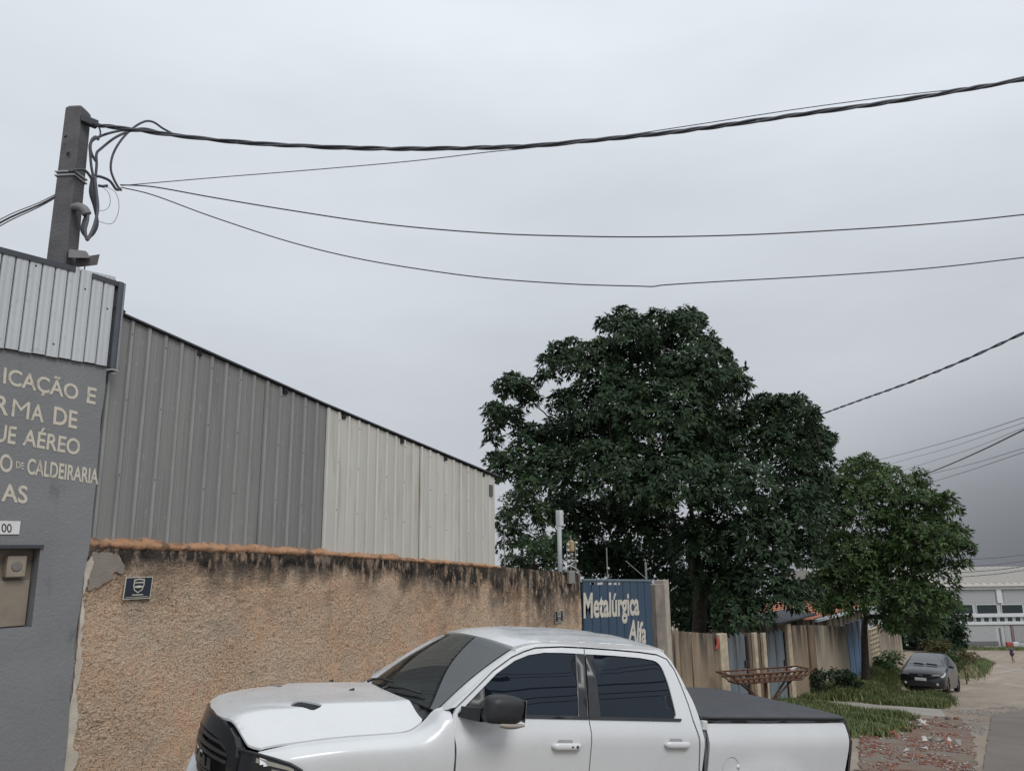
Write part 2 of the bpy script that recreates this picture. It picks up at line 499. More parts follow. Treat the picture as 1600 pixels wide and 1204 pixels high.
chd(patch(outer, [niche], lambda a, b, d: (a, fy + d, b), .25, .17, (0, -1, 0)).build('wall', GREY, bl))
mb = MB().box(XL, XG - .01, fy + .17, 13, zb, 1.96); chd(mb.build('building_body', GREY, bl))
# meter niche
TAN = simple('tan_niche_paint', (.19, .165, .135), .7, bump=.2)
nf = chd(MB().box(2.53, 3.22, fy + .155, fy + .168, nz0 + .005, nz1 - .005).build('niche_back', TAN, bl))
bx0, bz1 = W(12, 868, fy + .06); bx1, bz0 = W(39, 901, fy + .06)
mbx = chd(MB().box(bx0, bx1, fy + .05, fy + .154, bz0, bz1, .012).build('meter_box', simple('beige_plastic', (.26, .22, .175), .45), bl))
o = MB().lathe([(0.0, -.012), (.04, -.012), (.05, 0), (.05, .01)], ((bx0 + bx1) / 2, fy + .05, (bz0 + bz1) / 2), (0, 1, 0), 20).build('meter_dial', simple('grey_dial', (.16, .15, .14), .35), mbx)
o.location = -Vector(bl.location) * 0
chd(MB().box(2.54, 3.21, fy + .12, fy + .154, nz0 + .01, bz0 - .03, .006).build('niche_door', simple('tan_metal_door', (.24, .20, .16), .5), bl))
chd(MB().box(2.50, 3.245, fy - .025, fy + .1, nz1 + .003, nz1 + .035).build('niche_lintel', DARKM, bl))
# parapet strips
z0c, z1c = 1.985, 3.0
sw = .1235; k = 0; xx = XG - .045
while xx > -2.2:
    a, b = xx - sw, xx - .007
    mb = MB(); prof = [(a, .016), (a + .006, 0), (a + .03, -.004), ((a + b) / 2, .0), (b - .03, -.004), (b - .004, 0), (b, .016)]
    P = [[(q[0], fy - .035 + q[1], z) for q in prof] for z in (z0c + (.006 if k % 2 else 0), z1c - .004 * (k % 3))]
    mb.grid(P)
    st = chd(mb.build('cladding_strip', SILVER, bl, fixn=False))
    if k < 11 and k % 2 == 0:
        zz = (2.62, 2.78, 2.12, 2.9, 2.08, 2.85)[k // 2]
        sc = MB().lathe([(0, -.006), (.008, -.005), (.011, 0)], ((a + b) / 2, fy - .036, zz), (0, 1, 0), 8).build('screw', DARKM, st)
    xx -= sw; k += 1
chd(MB().box(-2.3, XG - .04, fy - .012, fy + .03, z0c + .002, z1c - .02).build('cladding_backing', BLACKHOLE, bl))
# corner flashing, dark gutter beside it
ct = W(184, 443)[1]
chd(MB().hull8([(XG - .025, fy - .05, 1.97), (XG + .03, fy - .045, 1.97), (XG + .03, fy + .12, 1.97), (XG - .025, fy + .12, 1.97),
                (XG - .02, fy - .05, ct), (XG + .035, fy - .045, ct), (XG + .035, fy + .12, ct), (XG - .02, fy + .12, ct)]).build('corner_flashing', simple('slate_flashing', (.085, .095, .11), .5, .2), bl))
chd(MB().box(XG + .035, XG + .055, fy - .055, fy + .12, 1.95, ct - .01).build('flashing_lip', simple('grey_flashing', (.22, .24, .26), .5, .2), bl))
# cap rails
def cap(px0, py0, px1, py1, th):
    a = WP(px0, py0, fy); b = WP(px1, py1, fy)
    mb = MB().hull8([a + Vector((0, -.05, -th)), b + Vector((0, -.05, -th)), b + Vector((0, .12, -th)), a + Vector((0, .12, -th)),
                     a + Vector((0, -.045, 0)), b + Vector((0, -.045, 0)), b + Vector((0, .1, 0)), a + Vector((0, .1, 0))])
    return chd(mb.build('cap_rail', DARKM, bl))
cap(-160, 346, 116, 418, .06); cap(142, 428, 182, 441, .055)
rg = smooth_path([WP(166, 578, fy - .07), WP(176, 577, fy - .1), WP(184, 580, fy - .1), WP(183, 584, fy - .08), WP(174, 584, fy - .06)], 5)
chd(MB().tube(rg, .008, 6).build('pipe_hook', simple('pale_pipe', (.35, .36, .37), .5), bl, True))
# hand-painted lettering
t = NT('cream_lettering'); t.color(t.mix(t.noise(11, 6, lo=.54, hi=.70), (.52, .48, .40), (.25, .24, .23))).set(Roughness=.75); CREAM = t.m
def wtxt(s, bl_, br_, tl_, bold=.018, parent=bl, mat_=CREAM, y=fy - .004, cap=None, name='painted_lettering', spacing=1.0):
    a, b, c = (WP(*q, YW) for q in (bl_, br_, tl_))
    for q in (a, b, c): q.y = y
    o = place_text(name, s, a, b, c, mat_, parent, bold, cap=cap, spacing=spacing)
    return chd(o)
CH = .70
wtxt('ICAÇÃO', (2, 599), (119, 625.5), (3.5, 574.5), cap=CH)
wtxt('E', (132, 629), (146, 632), (134.5, 604.5), cap=CH)
wtxt('R', (-12, 645.5), (10, 649.5), (-9, 617), cap=CH); wtxt('M', (15, 651), (42, 656), (18, 623), .0, cap=CH); wtxt('A', (45, 656), (65, 660), (47, 630), cap=CH); wtxt('DE', (80, 662), (117, 670), (82, 635), cap=CH)
wtxt('UE', (-12, 689), (21, 694), (-9, 662), cap=CH); wtxt('AÉREO', (32, 695), (121, 711), (35, 670), cap=CH)
wtxt('O', (-4, 735), (16, 739), (-2, 708), cap=CH); wtxt('DE', (22, 731), (34.5, 733.5), (22.6, 720.5), cap=CH)
wtxt('CALDEIRARIA', (39, 740), (150, 756), (41, 716), .022, cap=CH); wtxt('AS', (-1, 782), (40, 786), (0, 755), cap=CH)
px0, pz0 = W(26.5, 834.5); px1, pz1 = W(27.5, 814)
npl = chd(MB().box(px0 - .42, px0, fy - .012, fy - .002, pz0, pz1).build('number_plate', simple('white_plate', (.62, .62, .62), .5), bl))
wtxt('00', (-1, 831), (15, 831.5), (-1, 817.5), .01, npl, simple('black_print', (.03, .03, .03), .6), fy - .014, CH, 'plate_digits')

for o in npl.children: o.location = (0, 0, 0)
for o in list(bl.children):
    for c in o.children: c.location = (0, 0, 0)

# ------------------------------------------------------------------ corrugated shed on top of the wall
SR = [(3.70, 2.675), (6.68, 2.01), (10.47, 1.245)]
def rooft(x): return lerp_t(x, SR)
def sheetmat(name, lo, hi, st, sc, rd):
    t = NT(name)
    c = t.mix(t.noise(2.0, 5, co=t.co((1, 1, .12))), lo, hi)
    c = t.mix(t.noise(7, 6, co=t.co((1.4, 1, .10)), lo=.55, hi=.75, b=.75), c, st)
    c = t.mix(t.noise(16, 5, lo=.64, hi=.76, b=.6, co=t.co((1, 1, .6))), c, sc)
    c = t.mix(t.math('MULTIPLY', t.attr('ridge_light'), t.noise(6, 5, co=t.co((1, 1, .25)), lo=.3, hi=.6, a=.25, b=1)), c, rd)  # light catching the ribs, painted in as a paler colour on their crests
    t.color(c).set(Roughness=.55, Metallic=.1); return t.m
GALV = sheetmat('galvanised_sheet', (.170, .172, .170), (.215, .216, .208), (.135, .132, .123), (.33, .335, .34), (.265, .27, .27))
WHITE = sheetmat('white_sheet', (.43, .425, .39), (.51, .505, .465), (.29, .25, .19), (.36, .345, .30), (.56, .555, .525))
shed = empty('metal_shed', (7, 8.7, .1), 'corrugated metal shed wall, dark galvanised and white sheets under a sloping roof', 'shed')
YS = 8.60
pitch = .196
def make_sheet(x0, w, m, dy, label):
    mb = MB(); cols = []
    n = round(w / pitch)
    for i in range(n):
        a = x0 + i * w / n; p = w / n
        cols += [(a + .004, 0), (a + p * .10, -.024), (a + p * .25, -.024), (a + p * .36, 0), (a + p * .60, -.002), (a + p * .66, -.006), (a + p * .72, -.002), (a + p * (.98 if i < n - 1 else 1.012), 0)]
    P = []
    for k in range(7):
        row = []
        for (a, yy) in cols:
            z0 = wtop(a) - .05; z1 = rooft(a) - .015
            z = z0 + (z1 - z0) * k / 6
            row.append((a, YS + dy + yy + .004 * noise.noise((a * 3, z * 1.3, 5)), z))
        P.append(row)
    mb.grid(P)
    me_ = mb.mesh('metal_sheet'); at_ = me_.attributes.new('ridge_light', 'FLOAT', 'POINT')
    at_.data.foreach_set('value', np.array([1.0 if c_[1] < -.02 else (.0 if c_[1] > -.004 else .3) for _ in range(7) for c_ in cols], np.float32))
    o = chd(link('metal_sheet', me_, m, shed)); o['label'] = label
    for q in (.30, .63, .93):
        for i in range(1, n, 2):
            a = x0 + (i + .175) * w / n; z = wtop(a) + (rooft(a) - wtop(a)) * q + .015 * noise.noise((a * 9, q, 2))
            MB().lathe([(0, -.005), (.006, -.004), (.009, 0)], (a, YS + dy - .024, z), (0, 1, 0), 7).build('screw', DARKM, o)
    return o
xw = 6.76
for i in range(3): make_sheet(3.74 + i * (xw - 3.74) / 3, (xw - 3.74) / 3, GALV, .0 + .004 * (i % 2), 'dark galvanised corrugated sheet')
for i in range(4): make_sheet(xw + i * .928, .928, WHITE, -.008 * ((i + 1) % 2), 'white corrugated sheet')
XE = xw + 4 * .928
# roof, edge flashing, purlin ends
RB = []
for yy in (8.545, 14.5):
    RB.append([(3.66, yy, rooft(3.66) + .022), (6.7, yy, rooft(6.7) + .022), (XE + .05, yy, rooft(XE + .05) + .022)])
mb = MB().grid(RB); RB2 = [[(p[0], p[1], p[2] - .02) for p in r] for r in RB]; mb.grid(RB2[::-1])
for i in range(2): mb.quad(RB[0][i], RB2[0][i], RB2[0][i + 1], RB[0][i + 1])
chd(mb.build('roof', DARKM, shed, fixn=True))
chd(MB().box(XE - .02, XE + .0, YS + .01, 14.4, -.4, 1.2).build('end_wall', WHITE, shed))
chd(MB().hull8([(3.74, 8.66, -.2), (XE - .03, 8.66, -.6), (XE - .03, 14.3, -.6), (3.74, 14.3, -.2), (3.74, 8.66, 2.6), (XE - .03, 8.66, 1.2), (XE - .03, 14.3, 1.2), (3.74, 14.3, 2.6)]).build('shed_interior', BLACKHOLE, shed))
for (px, py) in ((312, 553), (447, 611), (538, 652), (629, 690), (697, 719), (756, 744)):
    a, b = W(px, py, YS - .03)
    chd(MB().box(a - .03, a + .03, YS - .034, YS + .02, rooft(a) - .085, rooft(a) - .01).build('purlin_end', BLACKHOLE, shed))
vx, vz = W(767, 768, YS - .02); chd(MB().box(vx - .05, vx + .04, YS - .036, YS - .02, vz - .08, vz + .12).build('vent_hole', simple('vent_grey', (.10, .10, .10), .7), shed))
for i in range(26):
    a = random.uniform(xw + .1, XE - .1); q = random.choice((.33, .62, .86)); z = wtop(a) + (rooft(a) - wtop(a)) * q
chd(MB().hull8([(3.70, 8.52, 2.66), (3.86, 8.52, 2.66), (3.86, 8.9, 2.66), (3.70, 8.9, 2.66), (3.70, 8.52, 2.76), (3.74, 8.52, 2.76), (3.74, 8.9, 2.76), (3.70, 8.9, 2.76)]).build('roof_corner_flap', DARKM, shed))

# ------------------------------------------------------------------ roughcast street wall
t = NT('roughcast_render')
ca = t.mix(t.noise(1.1, 5, lo=.36, hi=.66), (.85, .64, .475), (.88, .57, .37))
cb = t.mix(t.noise(2.7, 6, lo=.50, hi=.72, b=.8), ca, (.62, .53, .44))
cb = t.mix(t.noise(8.5, 5, lo=.5, hi=.7, b=.8), cb, (.82, .67, .50))
cc = t.mix(t.noise(46, 4, lo=.52, hi=.62, b=.8), cb, (.36, .23, .14))
cc = t.mix(t.noise(23, 5, lo=.60, hi=.70, b=.7), cc, (.25, .165, .11))
cc = t.mix(t.noise(85, 3, lo=.56, hi=.66, b=.85), cc, (.88, .77, .62))
cav = t.attr('relief')
cc = t.mix(t.rng(cav, -.015, -.005, .5, 0), cc, (.24, .17, .12))
dn = t.attr('down')
n1 = t.noise(2.4, 5, co=t.co((1.0, 1, .3)), lo=.3, hi=.72)
n2 = t.noise(11, 6, co=t.co((1.5, 1, .5)), lo=.38, hi=.60)
reach = t.math('ADD', .19, t.math('MULTIPLY', t.math('MULTIPLY', n1, t.attr('damp')), .95))
msk = t.rng(t.math('DIVIDE', dn, reach), .42, 1.0, 1, 0)
msk = t.math('MULTIPLY', msk, t.rng(n2, 0, .6, .35, 1))
cc = t.mix(msk, cc, (.020, .019, .020))
msk2 = t.math('MULTIPLY', t.rng(t.math('DIVIDE', dn, reach), .8, 2.3, .6, 0), t.noise(5, 5, lo=.4, hi=.65))
cc = t.mix(msk2, cc, (.17, .135, .105))
t.color(cc).set(Roughness=.95).bump(t.noise(110, 4), 1.0, .02); ROUGH = t.m
X0, X1 = XG - .05, 12.97
nxw = 900; nzw = 260
XX = np.linspace(X0, X1, nxw); V = np.zeros((nxw, nzw, 3)); rel = np.zeros((nxw, nzw)); down = np.zeros((nxw, nzw)); damp = np.zeros((nxw, nzw))
for i, a in enumerate(XX):
    zt = wtop(a) + .012 * noise.noise((a * 5, 1, 1)); zb_ = gz(a, YW) - .2; zb_ = max(zb_, zt - 2.9)
    dv = lerp_t(a, [(3.7, .28), (5, .42), (8.5, .5), (10, .9), (11.3, 1.25), (12.9, 1.1)])
    for j in range(nzw):
        z = zb_ + (zt - zb_) * j / (nzw - 1)
        h = .006 * noise.noise((a * 21, z * 24, 0)) * (1 + noise.noise((a * 2.1, z * 2.1, 7))) + .013 * noise.noise((a * 63, z * 68, 4)) * (1 + .8 * noise.noise((a * 1.4, z * 1.4, 3))) + .007 * noise.noise((a * 8, z * 8, 9)) + .014 * noise.noise((a * 1.5, z * 1.5, 2))
        if j == nzw - 1: h *= .3
        V[i, j] = (a, YW - h * 1.1, z); rel[i, j] = h - .014 * noise.noise((a * 1.5, z * 1.5, 2)); down[i, j] = zt - z; damp[i, j] = dv
ix = np.arange(nxw * nzw).reshape(nxw, nzw)
Fq = np.stack([ix[:-1, :-1], ix[1:, :-1], ix[1:, 1:], ix[:-1, 1:]], -1).reshape(-1, 4)
me = np_mesh('render_face', V.reshape(-1, 3), Fq, True)
for nm, A in (('relief', rel), ('down', down), ('damp', damp)):
    at_ = me.attributes.new(nm, 'FLOAT', 'POINT'); at_.data.foreach_set('value', A.astype(np.float32).ravel())
wall = empty('roughcast_wall', (8.3, YW, gz(8.3, YW)), 'long tan roughcast wall with black mould along its top', 'wall')
chd(link('render_face', me, ROUGH, wall))
mb = MB(); n = 40
for i in range(n):
    a, b = X0 + (X1 - X0) * i / n, X0 + (X1 - X0) * (i + 1) / n
    za, zb2 = wtop(a) + .0, wtop(b) + .0
    mb.quad((a, YW + .003, za), (b, YW + .003, zb2), (b, YW + .2, zb2), (a, YW + .2, za))
    mb.quad((a, YW + .2, za), (b, YW + .2, zb2), (b, YW + .2, zb2 - 3), (a, YW + .2, za - 3))
mb.quad((X1, YW - .005, wtop(X1)), (X1, YW - .005, wtop(X1) - 3.2), (X1, YW + .2, wtop(X1) - 3.2), (X1, YW + .2, wtop(X1)))
MOULD = simple('mouldy_cement', (.09, .075, .06), .95, var=.5, vscale=9, bump=.6, bscale=40)
chd(mb.build('wall_core', MOULD, wall))
# lumpy orange mortar bedding along the foot of the shed
t = NT('orange_mortar'); t.color(t.mix(t.noise(9, 6, lo=.5, hi=.66, b=.75), t.mix(t.noise(5, 5), (.29, .15, .085), (.44, .26, .155)), (.085, .06, .045))).set(Roughness=.95).bump(t.noise(50, 4), .6, .01); ORM = t.m
P = []; nmo = 900
for i in range(nmo):
    a = XG - .02 + (XE + .04 - XG) * i / (nmo - 1); q = noise.noise((a * 2.2, 2, 2)) + .8 * noise.noise((a * 6, 5, 5)) + .5 * noise.noise((a * 17, 5, 5))
    hgt = lerp_t(a, [(3.7, .085), (7, .06), (9, .045), (10.5, .03)]) * max(.35, 1 + .6 * q); z = wtop(a) - .016 + .012 * noise.noise((a * 7, 1, 3)); y0 = YW - .010 + .010 * noise.noise((a * 5, 8, 8))
    row = [(y0 + .03, -.03), (y0 - .006, -.004), (y0 - .012, hgt * .25), (y0 - .002, hgt * .55), (y0 + .03, hgt * .85), (y0 + .06, hgt), (YS + .03, hgt * 1.15)]
    P.append([(a, yy + .010 * noise.noise((a * 26, k * 1.7, 1)), z + zz + .010 * noise.noise((a * 26, k * 1.7, 9))) for k, (yy, zz) in enumerate(row)])
chd(MB().grid(P).build('mortar_bedding', ORM, wall, True, True))
# grey cement patch and the pale strip of bare plaster next to the painted building
cpat = [W(*q) for q in ((143, 862), (168, 862), (185, 868), (194, 884), (190, 896), (176, 893), (172, 905), (160, 912), (150, 918), (136, 922), (138, 890))]
chd(patch(jag(cpat, .02, .04, 9), [], lambda a, b, d: (a, YW - .024 + d + .004 * noise.noise((a * 9, b * 9, 1)), b), .08, .03, (0, -1, 0)).build('cement_patch', simple('cement_patch_grey', (.215, .19, .165), .9, bump=.3, bscale=45), wall, True))
stp = [W(*q) for q in ((142, 868), (145, 880), (137, 900), (133, 922), (126, 928), (131, 960), (125, 1000), (127, 1040), (117, 1080), (121, 1120), (112, 1165), (122, 1180), (108, 1215), (60, 1300), (40, 1290), (90, 1200), (112, 1080), (122, 980), (132, 880))]
chd(patch(jag(stp, .025, .05, 2), [], lambda a, b, d: (a, YW - .026 + d + .004 * noise.noise((a * 9, b * 9, 1)), b), .08, .03, (0, -1, 0)).build('bare_plaster_strip', simple('cream_plaster', (.46, .42, .36), .9, var=.2, bump=.3), wall, True))

# alarm plates
SBLK = simple('navy_black_print', (.012, .018, .032), .35); SCRM = simple('cream_print', (.50, .48, .40), .5)
def alarm_plate(x0, x1, z0, z1, label, shear=0.0, detail=True):
    s_ = empty('alarm_sign', ((x0 + x1) / 2, YW - .035, z0), label, 'sign')
    w, h = x1 - x0, z1 - z0; cxm = 0
    def bxs(nm, a0, a1, b0, b1, m, y, par=s_):
        return MB().hull8([(a0 + shear * b0, y, b0), (a1 + shear * b0, y, b0), (a1 + shear * b0, y + .004, b0), (a0 + shear * b0, y + .004, b0),
                           (a0 + shear * b1, y, b1), (a1 + shear * b1, y, b1), (a1 + shear * b1, y + .004, b1), (a0 + shear * b1, y + .004, b1)]).build(nm, m, par)
    bxs('plate', -w / 2, w / 2, 0, h, SCRM, 0)
    bxs('panel', -w / 2 + .035 * w, w / 2 - .035 * w, .05 * h, h * .965, SBLK, -.005)
    def poly(nm, pts, m, y):
        return MB().quad(*[(a * w + shear * b * h, y, b * h) for a, b in pts]).build(nm, m, s_)
    sh = [(-.19, .90), (-.10, .90), (0, .94), (.10, .90), (.19, .90), (.20, .62), (.15, .40), (0, .27), (-.15, .40), (-.20, .62)]
    poly('shield', sh[::-1], SCRM, -.007)
    poly('shield_field', [(a * .82, .60 + (b - .60) * .84) for a, b in sh[::-1]], SBLK, -.009)
    bxs('shield_band', -.15 * w, .15 * w, .72 * h, .77 * h, SCRM, -.012); 
    poly('shield_band', [(-.16, .53), (0, .50), (.16, .53), (.13, .59), (0, .62), (-.13, .59)], SCRM, -.011)
    bxs('print_line', -.20 * w, .20 * w, .175 * h, .215 * h, SCRM, -.008); bxs('print_line', -.42 * w, .40 * w, .085 * h, .105 * h, SCRM, -.008)
    return s_
a0, b0 = W(189, 936.5); a1, b1 = W(235, 900)
alarm_plate(a0, a1, b0, b1, 'dark alarm plate with cream shield, left on roughcast wall below dark sheets', .06)
a0, b0 = W(865, 973); a1, b1 = W(877, 952.5)
alarm_plate(a0, a1, b0, b1, 'small dark alarm plate on roughcast wall beside the blue gate')

# ------------------------------------------------------------------ blue gate with lettering, concrete post
gx0, gzt0 = W(911, 906); gx1, gzt1 = W(1018, 907)
def gt(x): return gzt0 + (gzt1 - gzt0) * (x - gx0) / (gx1 - gx0)
t = NT('blue_gate_paint')
c = t.mix(t.noise(1.6, 5, co=t.co((1, 1, .3))), (.026, .052, .092), (.040, .075, .122))
c = t.mix(t.noise(9, 6, lo=.68, hi=.8), c, (.10, .12, .14)); t.color(c).set(Roughness=.5); BLUE = t.m
gate = empty('sheet_metal_gate', ((gx0 + gx1) / 2, YW, gz((gx0 + gx1) / 2, YW)), 'blue sheet metal gate with cream painted company lettering', 'gate')
npk = 9
for i in range(npk):
    a = gx0 + .02 + (gx1 - gx0 - .02) * i / npk; b = gx0 + .02 + (gx1 - gx0 - .02) * (i + 1) / npk - .018
    zg = gz(a, YW) + .12; mb = MB()
    pr = [(a, .02), (a + .01, .0), (a + .02, -.008), (b - .02, -.008), (b - .01, 0), (b, .02)]
    mb.grid([[(q[0], YW + .02 + q[1], zg) for q in pr], [(q[0], YW + .02 + q[1], gt(q[0]) - .02) for q in pr]])
    chd(mb.build('gate_panel', BLUE, gate))
chd(MB().hull8([(gx0, YW + .042, gz(gx0, YW) + .1), (gx1, YW + .042, gz(gx1, YW) + .1), (gx1, YW + .06, gz(gx1, YW) + .1), (gx0, YW + .06, gz(gx0, YW) + .1),
                (gx0, YW + .042, gt(gx0) - .03), (gx1, YW + .042, gt(gx1) - .03), (gx1, YW + .06, gt(gx1) - .03), (gx0, YW + .06, gt(gx0) - .03)]).build('gate_backing', simple('gate_seam_dark', (.012, .02, .032), .7), gate))
chd(MB().tube([(gx0, YW + .02, gt(gx0)), (gx1 + .03, YW + .02, gt(gx1))], .028, 6).build('gate_top_rail', simple('rail_grey_blue', (.10, .13, .16), .6), gate))
gl = YW + .008
for i in range(6):
    a = random.uniform(gx0 + .1, gx1 - .3)
    chd(MB().box(a, a + random.uniform(.08, .25), gl, gl + .004, gt(a) - .09, gt(a) - .045).build('chipped_paint', simple('chip_white', (.45, .45, .43), .8), gate))
wtxt('Metalúrgica', (912.5, 964), (999.5, 959), (912.2, 926), .03, gate, simple('gate_cream', (.50, .47, .41), .7), gl, .70)
wtxt('Alfa', (982.5, 999), (1010, 1004), (984, 967), .03, gate, MATS['gate_cream'], gl, .70)
STCON = simple('stained_concrete', (.20, .175, .15), .9, var=.35, vscale=3, bump=.5, bscale=30)
qx0, qz = W(1019, 911); qx1, _ = W(1042, 911)
post = empty('gate_post', (qx0, YW, gz(qx0, YW)), 'weathered grey concrete post right of the blue gate', 'post')
chd(MB().box(qx0 + .02, qx0 + (qx1 - qx0) * .66, YW - .06, YW + .25, gz(qx0, YW) - .2, qz - .03, .012).build('post_shaft', STCON, post))
chd(MB().box(qx0 + (qx1 - qx0) * .66 + .002, qx1, YW - .05, YW + .2, gz(qx0, YW) - .2, qz + .05, .01).build('post_edge', simple('pale_concrete', (.34, .30, .25), .9, var=.2, bump=.3), post))
# ------------------------------------------------------------------ rods, pipes and plate on top of the wall
PALE = simple('pale_metal', (.42, .43, .43), .5, .3); ROD = simple('rod_grey', (.25, .25, .25), .5, .3)
def rod(px, py0, py1, label, Y=YW + .1, r=.012, ins=3):
    a = WP(px, py1, Y); b = WP(px, py0, Y); b.x = a.x
    o = empty('fence_rod', a, label, 'rod', 'electric fence rods along the wall top')
    MB().tube([(0, 0, -.15), (0, 0, b.z - a.z)], r, 6).build('rod_stem', ROD, o)
    for k in range(ins):
        z = (b.z - a.z) * (.35 + .6 * k / max(1, ins - 1))
        MB().lathe([(0, 0), (.022, .0), (.026, .02), (.022, .04), (0, .05)], (0, 0, 0), (0, -1, 0), 8).build('insulator', simple('insulator_white', (.5, .48, .44), .4), o).location = (0, -.005, z)
    return o
rod(788.5, 826, 887, 'thin electric fence rod at the end of the white shed sheets', ins=4)
rod(949.5, 855, 905, 'single thin rod standing above the blue gate lettering', ins=1)
rod(1010, 877, 906, 'short grey rod above the right end of the blue gate', r=.022, ins=0)
for q, (pxx, pt) in enumerate(((887, 848), (892.5, 843), (900, 845))):
    rod(pxx, pt, 893, ('left rod of the insulator cluster at wall end', 'middle rod of the insulator cluster at wall end', 'right rod of the insulator cluster at wall end')[q], ins=4)
a = WP(892, 852, YW + .08)
o = empty('fence_siren', a, 'small yellowish siren box among the rods at wall end', 'siren')
MB().box(-.05, .05, -.05, .04, -.11, .09, .012).build('siren_case', simple('yellowed_plastic', (.36, .27, .13), .5), o)
MB().tube([(0, 0, .09), (0, 0, .2)], .012, 6).build('siren_stem', ROD, o)
a = WP(875.5, 893, YW + .3); b = WP(876, 797, YW + .3)
o = empty('plate_pole', a, 'grey pole topped by a small white plate behind the roughcast wall', 'pole')
H_ = b.z - a.z
MB().tube([(0, 0, -1.2), (0, 0, H_ - .1)], .045, 8).build('pole_stem', simple('pole_grey_paint', (.32, .34, .36), .5), o, True)
MB().box(-.045, .085, -.05, .05, H_ - .30, H_, .008).build('plate_box', simple('white_box', (.50, .51, .52), .5), o)
pts = [WP(882, 893, YW), WP(883, 886, YW), WP(888, 883.5, YW), WP(896, 887, YW), WP(903, 893, YW)]
o = empty('conduit_bend', pts[0], 'bent white conduit and grey box at the right end of the wall', 'conduit')
MB().tube([p - pts[0] + Vector((0, -.03, 0)) for p in smooth_path(pts, 5)], .017, 7).build('conduit_pipe', PALE, o, True)
c_ = WP(889, 901, YW) - pts[0]
MB().box(c_.x - .1, c_.x + .1, -.08, -.02, c_.z - .12, c_.z + .12, .01).build('junction_box', simple('grey_box', (.22, .21, .20), .6), o)
# stay wire from the tree side
a = WP(978, 876, YW + .2); b = WP(1010, 904, YW + .05)
o = empty('stay_wire', a, 'thin slanting wire above the blue gate running to the short rod', 'wire')
MB().tube([(0, 0, 0), b - a], .007, 5).build('wire_strand', PALE, o)
# ------------------------------------------------------------------ white pickup truck (local: x rearwards, y to the far side, z up; near side is y < 0)
truck = empty('pickup_truck', T_O, 'white crew cab pickup truck with black grille and soft bed cover', 'truck')
truck.matrix_world = Matrix(((T_D.x, -T_S.x, T_N.x, T_O.x), (T_D.y, -T_S.y, T_N.y, T_O.y), (T_D.z, -T_S.z, T_N.z, T_O.z), (0, 0, 0, 1)))
t = NT('white_car_paint'); t.color(t.mix(t.noise(1.5, 4), (.58, .595, .61), (.62, .635, .65))).set(Roughness=t.noise(3, 4, a=.22, b=.34), Coat_Weight=.5, Coat_Roughness=.10); PAINT = t.m
t = NT('tinted_glass'); t.color((.006, .008, .012)).set(Roughness=.015, IOR=1.5, Specular_Tint=(.72, .84, 1.0)); GLASS = t.m
t = NT('windscreen_glass'); t.color((.035, .042, .043)).set(Roughness=.015, IOR=2.7)
tr = t.n('ShaderNodeBsdfTransparent'); tr.inputs[0].default_value = (.60, .70, .68, 1)
ms = t.n('ShaderNodeMixShader'); ms.inputs[0].default_value = .42
t.L(t.b.outputs[0], ms.inputs[1]); t.L(tr.outputs[0], ms.inputs[2]); t.L(ms.outputs[0], t.out.inputs[0]); WSG = t.m
BLKP = simple('black_plastic', (.016, .017, .02), .5, var=.15, vscale=20)
GLBK = simple('gloss_black', (.012, .013, .016), .18)
RUB = simple('tyre_rubber', (.02, .02, .021), .85)
SATIN = simple('satin_black_trim', (.02, .022, .026), .32)
CHR = simple('chrome', (.6, .6, .6), .12, 1.0, var=.05)
t = NT('vinyl_cover'); t.color(t.mix(t.noise(4, 4), (.040, .042, .047), (.058, .060, .066))).set(Roughness=.62).bump(t.noise(240, 2), .25, .003); VINYL = t.m
WTAB = [(.25, .90), (.45, .955), (.7, .99), (1.0, 1.003), (1.6, .985), (2.2, .98), (3.85, .98), (3.93, 1.0), (4.4, 1.012), (5.3, 1.008), (5.8, .98)]
CTAB = [(1.5, 1.10), (1.7, 1.12), (2.4, 1.195), (3.9, 1.21), (3.94, 1.175), (4.6, 1.185), (5.8, 1.20)]
def side(x, z):
    w = pch(x, WTAB); zc = pch(x, CTAB)
    def f(z):
        d = z - zc; s = .018
        up = s * math.log1p(math.exp(min(40, d / s)))            # soft crease
        y = w - .34 * up - .14 * (up - d) - .10 * max(0, .62 - z) ** 1.5
        return y
    if z > 1.335: return f(1.335) - .40 * (z - 1.335) - .10 * (z - 1.335) ** 2
    y = f(z)
    if x > 3.93:                                                  # swelling over the rear wheel
        r = math.hypot((x - 4.70) * .92, z - .40); y += .030 * (1 - sm(.50, .72, r)) if z < 1.15 else 0
    return y
def side_map(sd, off=0.0):
    return lambda a, b, d: (a, -sd * (side(a, b) + off - d), b)
def both(name, outer, holes, m, step=.09, thick=.02, off=0.0, parent=truck, smooth=True):
    res = []
    for sd in (1, -1):
        res.append(patch(outer, holes, side_map(sd, off), step, thick, (0, -sd, 0)).build(name, m, parent, smooth))
    return res
# dark inner shell that closes every panel gap
shell = MB()
secs = []
for x in np.linspace(.30, 5.70, 46):
    top = lerp_t(x, [(.3, .98), (.5, 1.04), (.8, 1.09), (1.4, 1.15), (1.5, 1.25), (3.86, 1.28), (5.7, 1.28)])
    hw = lambda z: max(.3, (pch(x, WTAB) - (.09 if x < 1.6 else .045) - .34 * max(0, z - pch(x, CTAB))))
    secs.append([(x, -hw(z), z) for z in np.linspace(.34, top, 7)] + [(x, q * hw(top), top) for q in (-.5, 0, .5)] + [(x, hw(z), z) for z in np.linspace(top, .34, 7)])
shell.grid(secs); shell.build('inner_body', BLACKHOLE, truck)
